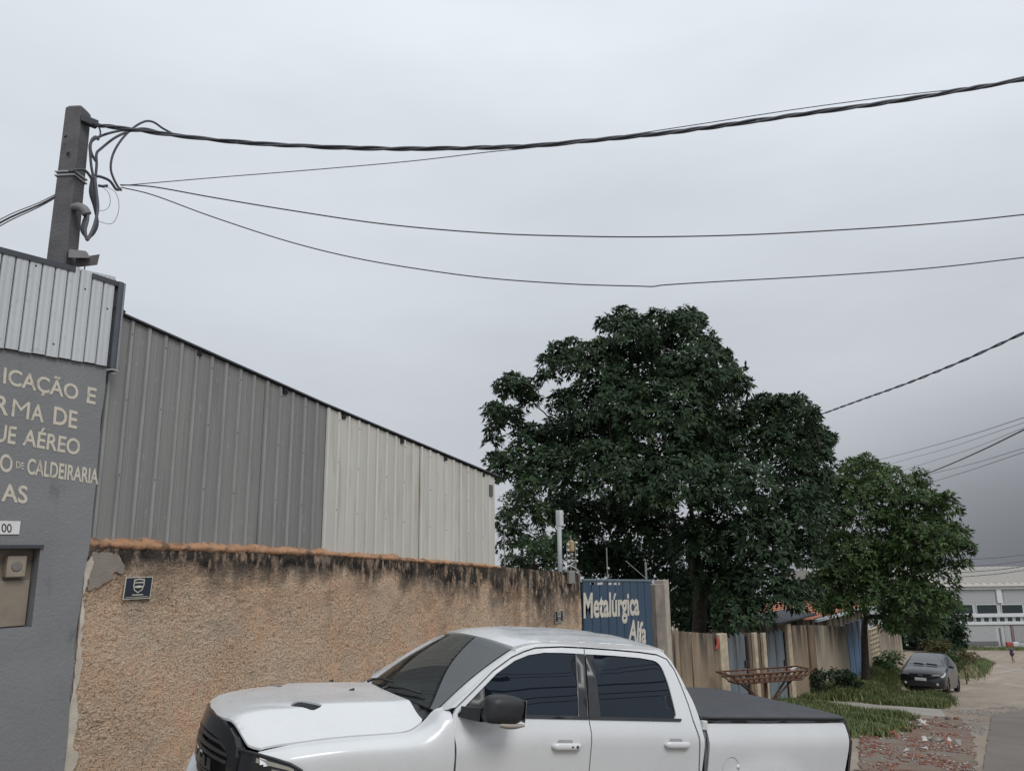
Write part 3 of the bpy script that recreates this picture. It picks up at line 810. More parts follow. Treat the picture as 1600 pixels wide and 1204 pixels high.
# front fenders (section loft from bonnet shut line to sill)
FS = [(.30, [(.795, 1.058), (.85, 1.045), (.905, .985), (.915, .75), (.88, .48)]),
      (.50, [(.82, 1.108), (.905, 1.085), (.955, 1.025), (.945, .75), (.91, .46)]),
      (.80, [(.825, 1.150), (.93, 1.130), (.988, 1.075), (.962, .80), (.925, .44)]),
      (1.28, [(.825, 1.190), (.925, 1.165), (.982, 1.100), (.955, .80), (.89, .36)]),
      (1.38, [(.79, 1.212), (.915, 1.190), (.980, 1.108), (.952, .80), (.89, .36)]),
      (1.48, [(.735, 1.270), (.915, 1.245), (.979, 1.114), (.950, .80), (.89, .36)]),
      (1.54, [(.735, 1.335), (.918, 1.300), (.978, 1.118), (.949, .80), (.89, .36)]),
      (1.60, [(.765, 1.362), (.921, 1.322), (.977, 1.122), (.948, .80), (.89, .36)])]
def fender_pt(x, u):
    tabs = []
    for k in range(5):
        tabs.append((pch(x, [(s_[0], s_[1][k][0]) for s_ in FS]), pch(x, [(s_[0], s_[1][k][1]) for s_ in FS])))
    ks = [0, .22, .42, .75, 1.0]
    return pch(u, list(zip(ks, [q[0] for q in tabs]))), pch(u, list(zip(ks, [q[1] for q in tabs])))
for sd in (1, -1):
    mb = MB(); xs_ = list(np.linspace(.30, 1.606, 60)); us = list(np.linspace(0, 1, 40)); P = []
    for x in xs_:
        P.append([(x + (lerp_t(u, [(0, 0), (.22, 0), (.5, .03), (1, .05)]) * sm(1.5, 1.6, x)), 0, 0) for u in us])
        for j, u in enumerate(us):
            y, z = fender_pt(x, u); P[-1][j] = (P[-1][j][0], -sd * y, z)
    b = len(mb.v)
    mb.grid(P)
    keep = []
    for f in mb.f:                                                # wheel opening
        c = np.mean([mb.v[i] for i in f], 0)
        if math.hypot(c[0] - 1.0, c[2] - .40) < .50: continue
        if c[0] < .60 and c[2] < lerp_t(c[0], [(.3, 1.005), (.42, .99), (.50, .97), (.55, .93), (.6, .86)]): continue
        keep.append(f if sd > 0 else f[::-1])
    mb.f = keep
    P2 = [[P[i][0], (P[i][0][0], P[i][0][1] * .985, P[i][0][2] - .03)] for i in range(len(P))]; mb.grid(P2)
    P3 = [P[-1], [(q[0], q[1] * .975, q[2] - .004) for q in P[-1]]]; mb.grid(P3)
    mb.build('front_fender', PAINT, truck, True)
# bonnet
HC = [(.05, 1.172), (.12, 1.196), (.22, 1.235), (.37, 1.275), (.55, 1.305), (.76, 1.327), (1.0, 1.342), (1.46, 1.365)]
HS = [(.20, 1.030), (.30, 1.058), (.50, 1.108), (.80, 1.150), (1.28, 1.190), (1.38, 1.212), (1.48, 1.262), (1.55, 1.32)]
HE = [(1.20, .817), (1.27, .817), (1.36, .785), (1.455, .728), (1.475, .69)]
def hood_z(x, y):
    a = abs(y) * (.817 / lerp_t(x, HE)); xf = .10 + .30 * y * y
    zc = pch(x, HC); zs = pch(x, HS)
    e0 = .20 + .30 * sm(.2, .8, x)
    dome = .012 * sm(e0, e0 + .10, a) * sm(.2, .6, x)
    valley = .010 * math.exp(-((a - .64) / .06) ** 2) * sm(.3, .6, x)
    sh = sm(.40, .90, a) if x < .5 else sm(.56, .90, a) * sm(.5, .9, x) + sm(.40, .90, a) * (1 - sm(.5, .9, x))
    k0 = .42 + .10 * sm(.25, .7, x)
    k = sm(0, 1, (a - k0) / (.83 - k0)) if a > k0 else 0
    z = zc - .018 * a * a - dome
    z = z + (zs - z) * (k * .92 if a < .80 else min(1, k * .92 + (a - .80) * 2))
    z -= valley * .6
    z -= .014 * (1 - sm(0, .06, x - xf)) ** 2                    # rolled leading edge
    return z
hf = []
for y in np.linspace(-.70, .70, 29): hf.append((.10 + .30 * y * y, y))
hood_out = hf + [(.315, .785), (.50, .812), (.80, .817), (1.27, .817), (1.36, .785), (1.455, .728), (1.475, .69)] + [(1.475 - .06 * (1 - (y / .69) ** 2), y) for y in np.linspace(.6, -.6, 13)] + [(1.475, -.69), (1.455, -.728), (1.36, -.785), (1.27, -.817), (.80, -.817), (.50, -.812), (.315, -.785)]
def on_hood(px, py):
    r_ = ray(px, py); r_ = Vector((r_.dot(T_D), -r_.dot(T_S), r_.dot(T_N))); o_ = -T_O; o_ = Vector((o_.dot(T_D), -o_.dot(T_S), o_.dot(T_N)))
    k = 4.0
    while k < 9:
        p = o_ + r_ * k
        if p.z < hood_z(p.x, p.y): break
        k += .004
    return p.x, p.y
vq = [on_hood(*q) for q in ((452, 1102), (468, 1093), (505, 1102), (488, 1110.5))]
vent = lambda s_: [(a, s_ * -b) for a, b in vq]
vr = [rnd(vent(s_), .03) for s_ in (1, -1)]
hood = patch(hood_out, vr, lambda a, b, d: (a, b, hood_z(a, b) - d), .03, .014, (0, 0, 1)).build('bonnet', PAINT, truck, True)
for v_ in vr:
    patch(v_, [], lambda a, b, d: (a, b, hood_z(a, b) - .012 - d), .06, 0, (0, 0, 1)).build('bonnet_vent', simple('vent_mesh_black', (.008, .009, .011), .8), hood)
for xn, y in (on_hood(517, 1063.5), on_hood(549, 1078)):
    z0_ = hood_z(xn, y)
    MB().hull8([(xn - .02, y - .012, z0_ - .004), (xn + .02, y - .018, z0_ - .004), (xn + .02, y + .018, z0_ - .004), (xn - .02, y + .012, z0_ - .004),
                (xn - .015, y - .006, z0_ + .006), (xn + .02, y - .014, z0_ + .018), (xn + .02, y + .014, z0_ + .018), (xn - .015, y + .006, z0_ + .006)]).build('washer_nozzle', BLKP, hood)
# cowl, wipers
P = [[(1.40 + .02, y, hood_z(1.41, y) - .02) for y in np.linspace(-.70, .70, 15)], [(1.60, y, 1.335 + .0 * y) for y in np.linspace(-.70, .70, 15)]]
MB().grid(P).build('cowl_panel', BLKP, truck)
# windscreen
def ws(v, q):
    """v 0 base..1 top, q -1..1 across"""
    xb = 1.475 + .075 * q * q; xt = 2.135 + .055 * q * q
    zb_ = 1.345 - .012 * q * q; zt = 1.838 - .044 * q * q
    hw = .745 + (.640 - .745) * v
    x = xb + (xt - xb) * v; z = zb_ + (zt - zb_) * v + .020 * math.sin(math.pi * v)
    return Vector((x - .012 * math.sin(math.pi * v), q * hw, z))
nV, nQ = 14, 24
MB().grid([[ws(i / nV, -1 + 2 * j / nQ) for j in range(nQ + 1)] for i in range(nV + 1)]).build('windscreen', WSG, truck, True, True)
fr = MB()
def wsin(v, q): return ws(v, q) + Vector((.004, 0, -.008))
for (v0, v1, q0, q1) in ((0, .09, -1, 1), (.925, 1, -1, 1), (.09, .925, -1, -.945), (.09, .925, .945, 1), (.70, .925, -.06, .06)):
    n1_, n2_ = (3, 24) if q1 - q0 > .5 else (12, 3)
    fr.grid([[wsin(v0 + (v1 - v0) * i / n1_, q0 + (q1 - q0) * j / n2_) for j in range(n2_ + 1)] for i in range(n1_ + 1)])
fr.build('windscreen_border', SATIN, truck, True, True)
for (qa, qb, va) in ((.10, -.62, .05), (.80, .14, .05)):
    a = ws(.03, qa) + Vector((-.03, 0, .02)); b = ws(.10, qb) + Vector((-.03, 0, .018))
    wp = MB().tube([a, (a + b) / 2 + Vector((-.012, 0, .012)), b], .011, 6).build('wiper', BLKP, truck, True)
    MB().tube([a, a + Vector((-.05, .0, -.02))], .014, 6).build('wiper_pivot', BLKP, wp)
# roof skin
RC = [(2.135, 1.838), (2.3, 1.882), (2.5, 1.912), (2.8, 1.935), (3.2, 1.945), (3.5, 1.940), (3.66, 1.925), (3.76, 1.895)]
RE = [(2.18, 1.796), (2.30, 1.838), (2.46, 1.866), (2.75, 1.884), (3.1, 1.892), (3.45, 1.893), (3.66, 1.882), (3.76, 1.860)]
def roof_z(x, y):
    a = abs(y); c = pch(x, RC); e_ = pch(x, RE); k = (a / .70) ** 2.2
    z = c + (e_ - c) * min(1, k)
    rib = sum(math.exp(-((a - q) / .045) ** 2) for q in (.18, .46))
    return z + .010 * rib * sm(2.35, 2.75, x) * (1 - sm(3.45, 3.68, x))
rf = [(2.135 + .055 * (y / .64) ** 2 + .012, y) for y in np.linspace(-.655, .655, 17)] + [(2.45, .695), (3.0, .70), (3.60, .695), (3.74, .66)] + [(3.765, y) for y in np.linspace(.55, -.55, 7)] + [(3.74, -.66), (3.60, -.695), (3.0, -.70), (2.45, -.695)]
patch(rf, [], lambda a, b, d: (a, b, roof_z(a, b) - d), .06, .03, (0, 0, 1)).build('roof', PAINT, truck, True)
# cab sides: pillar-and-rail frame from roof channel to door shut line
DOORTOP = [(1.645, 1.375), (1.79, 1.487), (1.97, 1.63), (2.15, 1.737), (2.27, 1.785), (2.38, 1.818), (2.63, 1.840), (2.85, 1.845), (3.15, 1.845), (3.43, 1.842), (3.62, 1.832)]
DOORBACK = [(3.72, 1.80), (3.775, 1.72), (3.81, 1.60), (3.845, 1.45), (3.86, 1.335), (3.895, 1.20), (3.92, .95), (3.92, .50)]
CHAN = [(1.60, 1.372), (1.74, 1.475), (1.96, 1.645), (2.10, 1.735), (2.22, 1.792), (2.30, 1.822), (2.46, 1.853), (2.75, 1.874), (3.1, 1.884), (3.45, 1.884), (3.62, 1.876)]
CBACK = [(3.70, 1.855), (3.765, 1.79), (3.83, 1.66), (3.89, 1.50), (3.925, 1.36), (3.945, 1.20), (3.945, .50)]
g_ = .006
frame = CHAN + CBACK + [(3.925 + .0, .50)] + [(p[0] + g_, p[1]) for p in DOORBACK[::-1]][0:0]
frame = CHAN + CBACK + [(DOORBACK[-1][0] + g_, .50)] + [(p[0] + g_, p[1] + g_ * .7) for p in DOORBACK[::-1][1:]] + [(p[0] + (-g_ * .6 if p[0] < 2.3 else 0), p[1] + g_) for p in DOORTOP[::-1]]
def cab_map(sd):
    def m_(a, b, d):
        y = side(a, b)
        # the A pillar folds inward to meet the windscreen edge
        if a < 2.32:
            lim = lerp_t(b, [(1.36, .775), (1.80, .665)]); sl = lerp_t(a, CHAN) - b
            y = min(y, lim + .12 + max(0, sl) * 2.2)
        return (a, -sd * (y - d), b)
    return m_
for sd in (1, -1):
    patch(frame, [], cab_map(sd), .05, .025, (0, -sd, 0)).build('cab_frame', PAINT, truck, True)
    # gap filler between windscreen edge / roof channel and frame
    mb = MB(); P = [[], []]
    for i in range(15):
        v = i / 14; p = ws(v, -sd * 1.0); P[0].append(p + Vector((.0, sd * .004, -.012)))
        xx_ = 1.60 + (2.22 - 1.60) * v; zz_ = lerp_t(xx_, CHAN); q = cab_map(sd)(xx_, zz_, .0); P[1].append(Vector(q) + Vector((0, 0, -.004)))
    mb.grid(P).build('pillar_trim', PAINT, truck, True, True)
    mb = MB(); P = [[], []]
    for x in np.linspace(2.2, 3.70, 20):
        z = pch(x, CHAN); P[0].append((x, -sd * .69, roof_z(x, .69) - .012)); P[1].append((x, -sd * (side(x, z) - .001), z - .002))
    mb.grid(P).build('roof_rail', PAINT, truck, True, True)
# cab back: white panel, dark window
def cabback(v, q): # v 0 bottom(1.30) .. 1 top
    tab = [(1.28, 3.945), (1.36, 3.93), (1.50, 3.885), (1.66, 3.825), (1.79, 3.755), (1.86, 3.70)]
    z = 1.28 + .60 * v; x = lerp_t(z, tab) - .004; y = q * (side(3.7, max(z, 1.336)) - .012); return Vector((x + .02 * (1 - q * q), y, z + .03 * (1 - q * q) * v))
MB().grid([[cabback(i / 10, -1 + j / 8) for j in range(17)] for i in range(11)]).build('cab_back', PAINT, truck, True, True)
MB().grid([[cabback(.18 + .62 * i / 8, (-1 + j / 6) * .80) + Vector((.008, 0, 0)) for j in range(13)] for i in range(9)]).build('rear_window', GLASS, truck, True, True)
# doors with window openings
FWIN = rnd([(1.665, 1.345), (1.80, 1.455), (2.0, 1.617), (2.17, 1.715), (2.30, 1.762), (2.45, 1.788), (2.62, 1.796), (2.765, 1.798), (2.700, 1.345)], [.004, 0, 0, 0, 0, 0, 0, .01, .01])
RWIN = rnd([(2.79, 1.345), (2.853, 1.798), (3.14, 1.802), (3.42, 1.798), (3.635, 1.78), (3.675, 1.60), (3.69, 1.345)], [.01, .01, 0, 0, .09, .05, .05])
fdoor = [(1.615, .50), (1.660, .97), (1.640, 1.14), (1.612, 1.25), (1.617, 1.325)] + [(p[0], p[1] - g_) for p in DOORTOP if p[0] < 2.80] + [(2.848, 1.838), (2.783, 1.335), (2.797, 1.23), (2.815, .96), (2.815, .50)]
rdoor = [(2.825, .50), (2.825, .96), (2.807, 1.23), (2.793, 1.335), (2.858, 1.838)] + [(p[0], p[1] - g_) for p in DOORTOP if p[0] > 2.9] + [(p[0] - g_, p[1] - g_ * .5) for p in DOORBACK]
fd = both('front_door', fdoor, [FWIN], PAINT, .055, .02)
rd = both('rear_door', rdoor, [RWIN], PAINT, .055, .02)
for k, sd in ((0, 1), (1, -1)):
    for par, win in ((fd[k], FWIN), (rd[k], RWIN)):
        patch(win, [], side_map(sd, -.012), .12, 0, (0, -sd, 0)).build('window_glass', GLASS, par, True)
    # black pillar cover, belt moulding
    patch([(2.700, 1.345), (2.765, 1.798), (2.842, 1.798), (2.780, 1.345)], [], side_map(sd, .004), .1, .012, (0, -sd, 0)).build('pillar_cover', SATIN, fd[k], True)
    patch([(2.795, 1.345), (2.858, 1.798), (2.935, 1.799), (2.905, 1.345)], [], side_map(sd, .002), .1, .012, (0, -sd, 0)).build('pillar_cover', SATIN, rd[k], True)
    patch([(1.655, 1.322), (1.655, 1.346), (2.780, 1.350), (2.781, 1.326)], [], side_map(sd, .008), .1, .012, (0, -sd, 0)).build('belt_moulding', SATIN, fd[k], True)
    patch(rnd([(2.792, 1.326), (2.793, 1.350), (3.735, 1.350), (3.72, 1.328)], [0, 0, .01, .01]), [], side_map(sd, .008), .1, .012, (0, -sd, 0)).build('belt_moulding', SATIN, rd[k], True)
    patch([(1.68, 1.346), (1.885, 1.520), (1.885, 1.346)], [], side_map(sd, .003), .1, .012, (0, -sd, 0)).build('mirror_sail', SATIN, fd[k], True)
    # grip handles
    for par, (xa, xb, zc) in ((fd[k], (2.44, 2.71, 1.138)), (rd[k], (3.53, 3.80, 1.155))):
        rec = patch(rnd([(xa + .05, zc - .03), (xb - .08, zc - .03), (xb - .08, zc + .045), (xa + .05, zc + .045)], .02), [], side_map(sd, .0015), .05, 0, (0, -sd, 0)).build('handle_recess', simple('recess_grey', (.35, .36, .37), .4), par, True)
        mb = MB(); P = []
        for i in range(13):
            q = i / 12; x = xa + (xb - xa) * q; rr = .026 * min(1, (math.sin(math.pi * min(max(q, .02), .98)) * 3.0) ** .5); yo = .012 + .024 * min(1, math.sin(math.pi * q) * 3)
            P.append([(x, -sd * (side(x, zc) + yo - .012 + .014 * math.cos(g)), zc + rr * math.sin(g)) for g in np.linspace(0, 2 * math.pi, 13)[:-1]])
        mb.grid(P, closed=True); mb.f += [tuple(range(11, -1, -1)), tuple(len(mb.v) - 12 + i for i in range(12))]
        hd = mb.build('door_handle', PAINT, par, True, True)
        if par is fd[k]:
            MB().lathe([(0, -.003), (.010, -.003), (.011, .004)], (xb - .055, -sd * (side(xb, zc) + .040), zc), (0, sd, 0), 12).build('key_lock', BLKP, hd)
            MB().lathe([(0, -.003), (.007, -.003), (.008, .004)], (xb - .10, -sd * (side(xb, zc) + .041), zc), (0, sd, 0), 12).build('lock_button', BLKP, hd)
    # mirror
    mir = MB(); P = []
    spw = lambda c, e_: math.copysign(abs(c) ** e_, c)
    for i in range(15):
        ph = -math.pi / 2 + math.pi * i / 14; row = []
        for j in range(32):
            th = 2 * math.pi * j / 32
            a = spw(math.cos(ph), .55) * spw(math.cos(th), .42); c = spw(math.cos(ph), .55) * spw(math.sin(th), .42); b = spw(math.sin(ph), .7)
            zt_ = .094 + .010 * (1 - a * a) if c > 0 else .092
            row.append((1.905 + (.16 if sd < 0 else 0) + .152 * a + .012 * c, -sd * (1.125 + .095 * b), 1.407 + zt_ * c - .012 * a * (c > 0) * (a > 0)))
        P.append(row)
    mir.grid(P, closed=True)
    mo = mir.build('mirror_housing', BLKP, fd[k], True, True)
    P = []
    for q, (x0_, x1_, z0_, z1_, yy) in enumerate(((1.665, 1.80, 1.322, 1.395, .93), (1.69, 1.82, 1.320, 1.40, 1.0), (1.74, 1.87, 1.318, 1.41, 1.10))):
        fo = .14 * q / 2 if sd < 0 else 0
        P.append([(x0_ + fo, -sd * yy, z0_), (x1_ + fo, -sd * yy, z0_), (x1_ + fo, -sd * yy, z1_), (x0_ + fo, -sd * yy, z1_)])
    MB().grid(P, closed=True).build('mirror_arm', BLKP, mo, False, True)
    lamp = simple('lamp_amber_clear', (.33, .30, .26), .2)
    mb = MB(); P = []
    for i in range(9):
        q = i / 8; x = 1.855 + (.16 if sd < 0 else 0) + .195 * q; h = .028 * math.sin(math.pi * (.15 + .7 * q)) + .004
        P.append([(x, -sd * 1.17, 1.305 + .018), (x, -sd * 1.211, 1.322 + .004), (x, -sd * 1.213, 1.322 - h * .6), (x, -sd * 1.18, 1.318 - h)])
    mb.grid(P).build('mirror_indicator', lamp, mo, True, True)
    MB().box(2.062 + (.16 if sd < 0 else 0), 2.067 + (.16 if sd < 0 else 0), -sd * 1.125 - .06, -sd * 1.125 + .06, 1.33, 1.48, .002).build('mirror_glass', CHR, mo)
# bed sides
BFR = [(3.965, 1.325), (3.985, 1.27), (4.0, 1.16), (4.005, .96), (4.005, .50)]
bed_out = [(5.725, 1.352), (3.965, 1.325)] + BFR[1:] + [(4.10, .44)] + [(4.70 - .53 * math.cos(g), .40 + .53 * math.sin(g)) for g in np.linspace(.1, math.pi - .1, 15)] + [(5.32, .44), (5.70, .50), (5.72, .75), (5.735, .94), (5.758, 1.11), (5.765, 1.25), (5.752, 1.33)]
fuel = [(4.255 + .092 * math.cos(g), .965 + .098 * math.sin(g)) for g in np.linspace(0, 2 * math.pi, 25)[:-1]]
for sd in (1, -1):
    bs = patch(bed_out, [fuel] if sd > 0 else [], side_map(sd), .06, .03, (0, -sd, 0)).build('bed_side', PAINT, truck, True)
    if sd > 0:
        fl = patch([(4.255 + (a - 4.255) * .95, .965 + (b - .965) * .95) for a, b in fuel], [], side_map(sd, -.001), .06, .015, (0, -sd, 0)).build('fuel_flap', PAINT, bs, True)
        MB().lathe([(0, -.010), (.015, -.008), (.02, 0), (.02, .006)], (4.335, -(side(4.335, .985) + .0), .985), (0, 1, 0), 12).build('flap_hinge', PAINT, fl, True)
    patch([(3.945, 1.322), (3.95, 1.362), (5.74, 1.389), (5.765, 1.365), (5.745, 1.354)], [], side_map(sd, .006), .1, .05, (0, -sd, 0)).build('bed_rail_cap', SATIN, bs, True)
    # black tail corner with red lamp
    P = []
    for x, z0_, z1_ in ((5.768, .82, 1.385), (5.80, .82, 1.365), (5.835, .82, 1.32), (5.85, .82, 1.25)):
        P.append([(x, -sd * (side(5.76, z0_ + (z1_ - z0_) * i / 8) + .004 - (x - 5.768) ** 2 * 9), z0_ + (z1_ - z0_) * i / 8) for i in range(9)])
    P.append([(5.855, -sd * .80, q[2]) for q in P[-1]])
    tl_ = MB().grid(P).build('tail_lamp', simple('smoked_lamp', (.020, .012, .014), .2), bs, True, True)
    MB().grid([[(x + .004, -sd * (side(5.76, z) + .008 - (x - 5.768) ** 2 * 9), z) for z in np.linspace(.84, 1.20, 7)] for x in (5.81, 5.835, 5.85)]).build('red_lens', simple('red_lens', (.16, .01, .012), .2), tl_, True, True)
# bed inside, soft cover, tailgate
P = []
for x in np.linspace(3.93, 5.74, 26):
    zr = 1.366 + (1.391 - 1.366) * (x - 3.93) / 1.81
    row = [(x, -.955, zr - .012), (x, -.95, zr + .004)]
    for q in np.linspace(-.92, .92, 25): row.append((x, q, zr + .016 + .020 * (1 - abs(q / .92) ** 3) - .006 * math.exp(-((x - 4.3) / .2) ** 2) * math.exp(-((q + .9) / .1) ** 2)))
    row += [(x, .95, zr + .004), (x, .955, zr - .012)]
    P.append(row)
tc_ = MB().grid(P).build('bed_cover', VINYL, truck, True, True)
for sd in (-1, 1):
    MB().tube([(3.95, sd * .952, 1.364), (4.2, sd * .957, 1.366), (5.72, sd * .953, 1.388)], .013, 6).build('cover_edge', BLKP, tc_, True)
MB().box(3.955, 3.975, -.94, .94, .5, 1.35).build('bed_front', BLACKHOLE, truck)
for sd in (1, -1):     # silver strip and clamp in the gap between cab and bed
    gp = MB().tube([(3.956, -sd * .965, 1.26), (3.968, -sd * .975, 1.15), (3.974, -sd * .98, .9), (3.974, -sd * .975, .5)], .014, 6).build('bed_gap_seal', simple('seal_grey', (.10, .11, .12), .5), truck, True)
    MB().box(3.935, 3.985, -sd * .952 - .03, -sd * .952 + .03, 1.27, 1.345, .008).build('bed_clamp', simple('clamp_white', (.6, .6, .6), .4), gp)
tg = patch(rnd([(-.80, .72), (.80, .72), (.80, 1.375), (-.80, 1.375)], .04), [], lambda a, b, d: (5.835 + .03 * (1 - abs(b - 1.05)) - d, a, b), .12, .05, (1, 0, 0)).build('tailgate', PAINT, truck, True)
MB().box(5.868, 5.885, -.10, .10, 1.16, 1.24, .006).build('tailgate_handle', BLKP, tg)
MB().box(5.78, 5.95, -.94, .94, .52, .70, .03).build('rear_bumper', BLKP, truck)
# grille
GT = lambda y: lerp_t(abs(y), [(0, 1.180), (.35, 1.174), (.50, 1.150), (.60, 1.110), (.655, 1.06), (.67, 1.0)])
def gx(y, z): return pch(z, [(.60, .13), (.72, .098), (.84, .062), (.95, .050), (1.05, .054), (1.12, .066), (1.19, .086)]) + .30 * y * y
gout = [(y, GT(y)) for y in np.linspace(-.60, .60, 25)] + [(.655, 1.06), (.672, 1.0), (.66, .70), (.55, .60)] + [(-.55, .60), (-.66, .70), (-.672, 1.0), (-.655, 1.06)]
gin = [(y, GT(y) - .105) for y in np.linspace(-.52, .52, 15)] + [(.585, .97), (.575, .74), (.50, .67), (-.50, .67), (-.575, .74), (-.585, .97)]
gr = patch(gout, [gin], lambda a, b, d: (gx(a, b) + d, a, b), .05, .06, (-1, 0, 0)).build('grille', GLBK, truck, True)
MB().grid([[(gx(y, z) + .075, y, z) for y in np.linspace(-.60, .60, 13)] for z in np.linspace(.64, 1.10, 4)]).build('grille_mesh', BLACKHOLE, gr)
for z in (1.045, .99, .945, .83, .775, .72):
    hw = .575 if z < 1 else .545
    P = []
    for y in np.linspace(-hw, hw, 21):
        zz_ = min(z, GT(y) - .115)
        P.append([(gx(y, zz_) + .012, y, zz_ - .012), (gx(y, zz_) - .002, y, zz_ - .008), (gx(y, zz_) - .002, y, zz_ + .006), (gx(y, zz_) + .02, y, zz_ + .012)])
    MB().grid(P).build('grille_bar', SATIN, gr, True, True)
P = [[(gx(y, z) - .004, y, z) for y in np.linspace(-.36, .36, 15)] for z in np.linspace(.852, .925, 3)]
MB().grid(P).build('emblem_bar', GLBK, gr, True, True)
me = text_mesh('RAM', .03); co = np.zeros(len(me.vertices) * 3); me.vertices.foreach_get('co', co); co = co.reshape(-1, 3)
u = (co[:, 0] - co[:, 0].min()) / np.ptp(co[:, 0]); v = co[:, 1] / .70
yy = .27 - .54 * u; zz = .858 + .062 * v
me.vertices.foreach_set('co', np.stack([np.array([gx(a, b) - .012 for a, b in zip(yy, zz)]), yy, zz], 1).astype(np.float32).ravel()); me.update()
link('grille_lettering', me, simple('dark_chrome', (.12, .12, .13), .25, .9), gr)
# headlamps
HL = [(.215, .672, 1.035, .83), (.235, .745, 1.047, .83), (.29, .845, 1.050, .84), (.38, .925, 1.040, .85), (.48, .975, 1.018, .87), (.55, .993, .985, .90), (.59, .997, .945, .925)]
for sd in (1, -1):
    P = [[(x - .006, -sd * (y + .010 * math.sin(math.pi * i / 6)), zb_ + (zt - zb_) * i / 6) for i in range(7)] for x, y, zt, zb_ in HL]
    hl = MB().grid(P).build('headlamp', simple('lamp_glass_dark', (.020, .022, .026), .08), truck, True, True)
    MB().tube([(x - .004, -sd * (y - .004), zt + .004) for x, y, zt, zb_ in HL] + [(.60, -sd * .992, .90)], .011, 6).build('lamp_seal', BLKP, hl, True)
    for (k0, k1, f0, f1, m_) in ((2, 4.4, .80, .93, simple('lamp_pale_strip', (.30, .29, .26), .3)), (3, 3.9, .38, .72, CHR), (4.55, 5.1, .30, .66, simple('lamp_amber', (.30, .075, .02), .25))):
        P = []
        for q in np.linspace(k0, k1, 6):
            i = int(min(q, 5)); fq = q - i; a = np.array(HL[i]) * (1 - fq) + np.array(HL[i + 1]) * fq
            P.append([(a[0] - .010, -sd * (a[1] + .013), a[3] + (a[2] - a[3]) * f) for f in np.linspace(f0, f1, 4)])
        MB().grid(P).build('lamp_reflector', m_, hl, True, True)
# front bumper
P = []
for y in np.linspace(-.98, .98, 33):
    a = abs(y); x0_ = -.01 + .32 * (a / .98) ** 2.6
    zt = lerp_t(a, [(0, .60), (.5, .62), (.62, .70), (.70, .80), (.98, .85)])
    P.append([(x0_ + .16, y, zt), (x0_ + .03, y, zt - .005), (x0_, y, zt - .05), (x0_, y, .52), (x0_ + .03, y, .46), (x0_ + .16, y, .45)])
MB().grid(P).build('front_bumper', PAINT, truck, True, True)
MB().box(.05, .3, -.75, .75, .26, .46, .03).build('front_valance', BLKP, truck)
# wheels
def wheel(x, sd):
    w = MB(); o = (x, -sd * .70, .40)
    w.lathe([(.26, .0), (.36, .0), (.395, .03), (.40, .08), (.40, .20), (.395, .25), (.36, .28), (.26, .28)], o, (0, -sd, 0), 36)
    wo = w.build('wheel', RUB, truck, True, True)
    MB().lathe([(0, .22), (.05, .225), (.06, .20), (.20, .21), (.255, .25), (.262, .275), (.262, .02)], o, (0, -sd, 0), 30).build('rim', simple('rim_dark', (.08, .08, .085), .35, .6), wo, True, True)
    for k in range(6):
        g = k * math.pi / 3
        MB().tube([(x + .05 * math.cos(g), -sd * .925, .40 + .05 * math.sin(g)), (x + .245 * math.cos(g), -sd * .945, .40 + .245 * math.sin(g))], [.03, .022], 6).build('spoke', MATS['rim_dark'], wo, True)
for x in (1.0, 4.70):
    for sd in (1, -1): wheel(x, sd)
for x, hw in ((1.0, .955), (4.70, .965)):
    for sd in (1, -1):
        arc = [(x - .515 * math.cos(g), -sd * (hw - .005), .40 + .515 * math.sin(g)) for g in np.linspace(-.05, math.pi + .05, 24)]
        MB().tube(arc, .032, 8).build('wheel_arch_trim', BLKP, truck, True)
for sd in (1, -1):
    MB().box(1.55, 4.0, -sd * .93 - .05, -sd * .93 + .05, .38, .50, .02).build('side_sill', BLKP, truck)
MB().box(.6, 5.6, -.5, .5, .30, .42).build('chassis', BLACKHOLE, truck)
# cabin: dash, wheel and seats behind the glass
INT = simple('cabin_dark', (.03, .03, .032), .8); INT2 = simple('seat_cloth', (.05, .048, .046), .9)
MB().hull8([(1.60, -.70, 1.15), (2.0, -.70, 1.15), (2.0, .70, 1.15), (1.60, .70, 1.15), (1.62, -.70, 1.325), (1.95, -.70, 1.30), (1.95, .70, 1.30), (1.62, .70, 1.325)]).build('dashboard', INT, truck)
for y in (-.40, .40):
    s_ = MB().hull8([(2.55, y - .26, .95), (2.75, y - .26, .95), (2.75, y + .26, .95), (2.55, y + .26, .95), (2.72, y - .22, 1.55), (2.84, y - .22, 1.55), (2.84, y + .22, 1.55), (2.72, y + .22, 1.55)]).build('front_seat', INT2, truck)
    MB().box(2.74, 2.84, y - .13, y + .13, 1.57, 1.74, .04).build('headrest', INT2, s_)
MB().hull8([(3.45, -.62, .95), (3.7, -.62, .95), (3.7, .62, .95), (3.45, .62, .95), (3.62, -.58, 1.55), (3.74, -.58, 1.55), (3.74, .58, 1.55), (3.62, .58, 1.55)]).build('rear_seat', INT2, truck)
MB().tube([(1.98 + .06 * math.sin(g), -.40 + .19 * math.cos(g), 1.33 + .17 * math.sin(g)) for g in np.linspace(0, 2 * math.pi, 25)], .016, 6).build('steering_wheel', INT, truck, True)
MB().box(2.06, 2.09, -.12, .12, 1.68, 1.74, .01).build('inside_mirror', INT, truck)
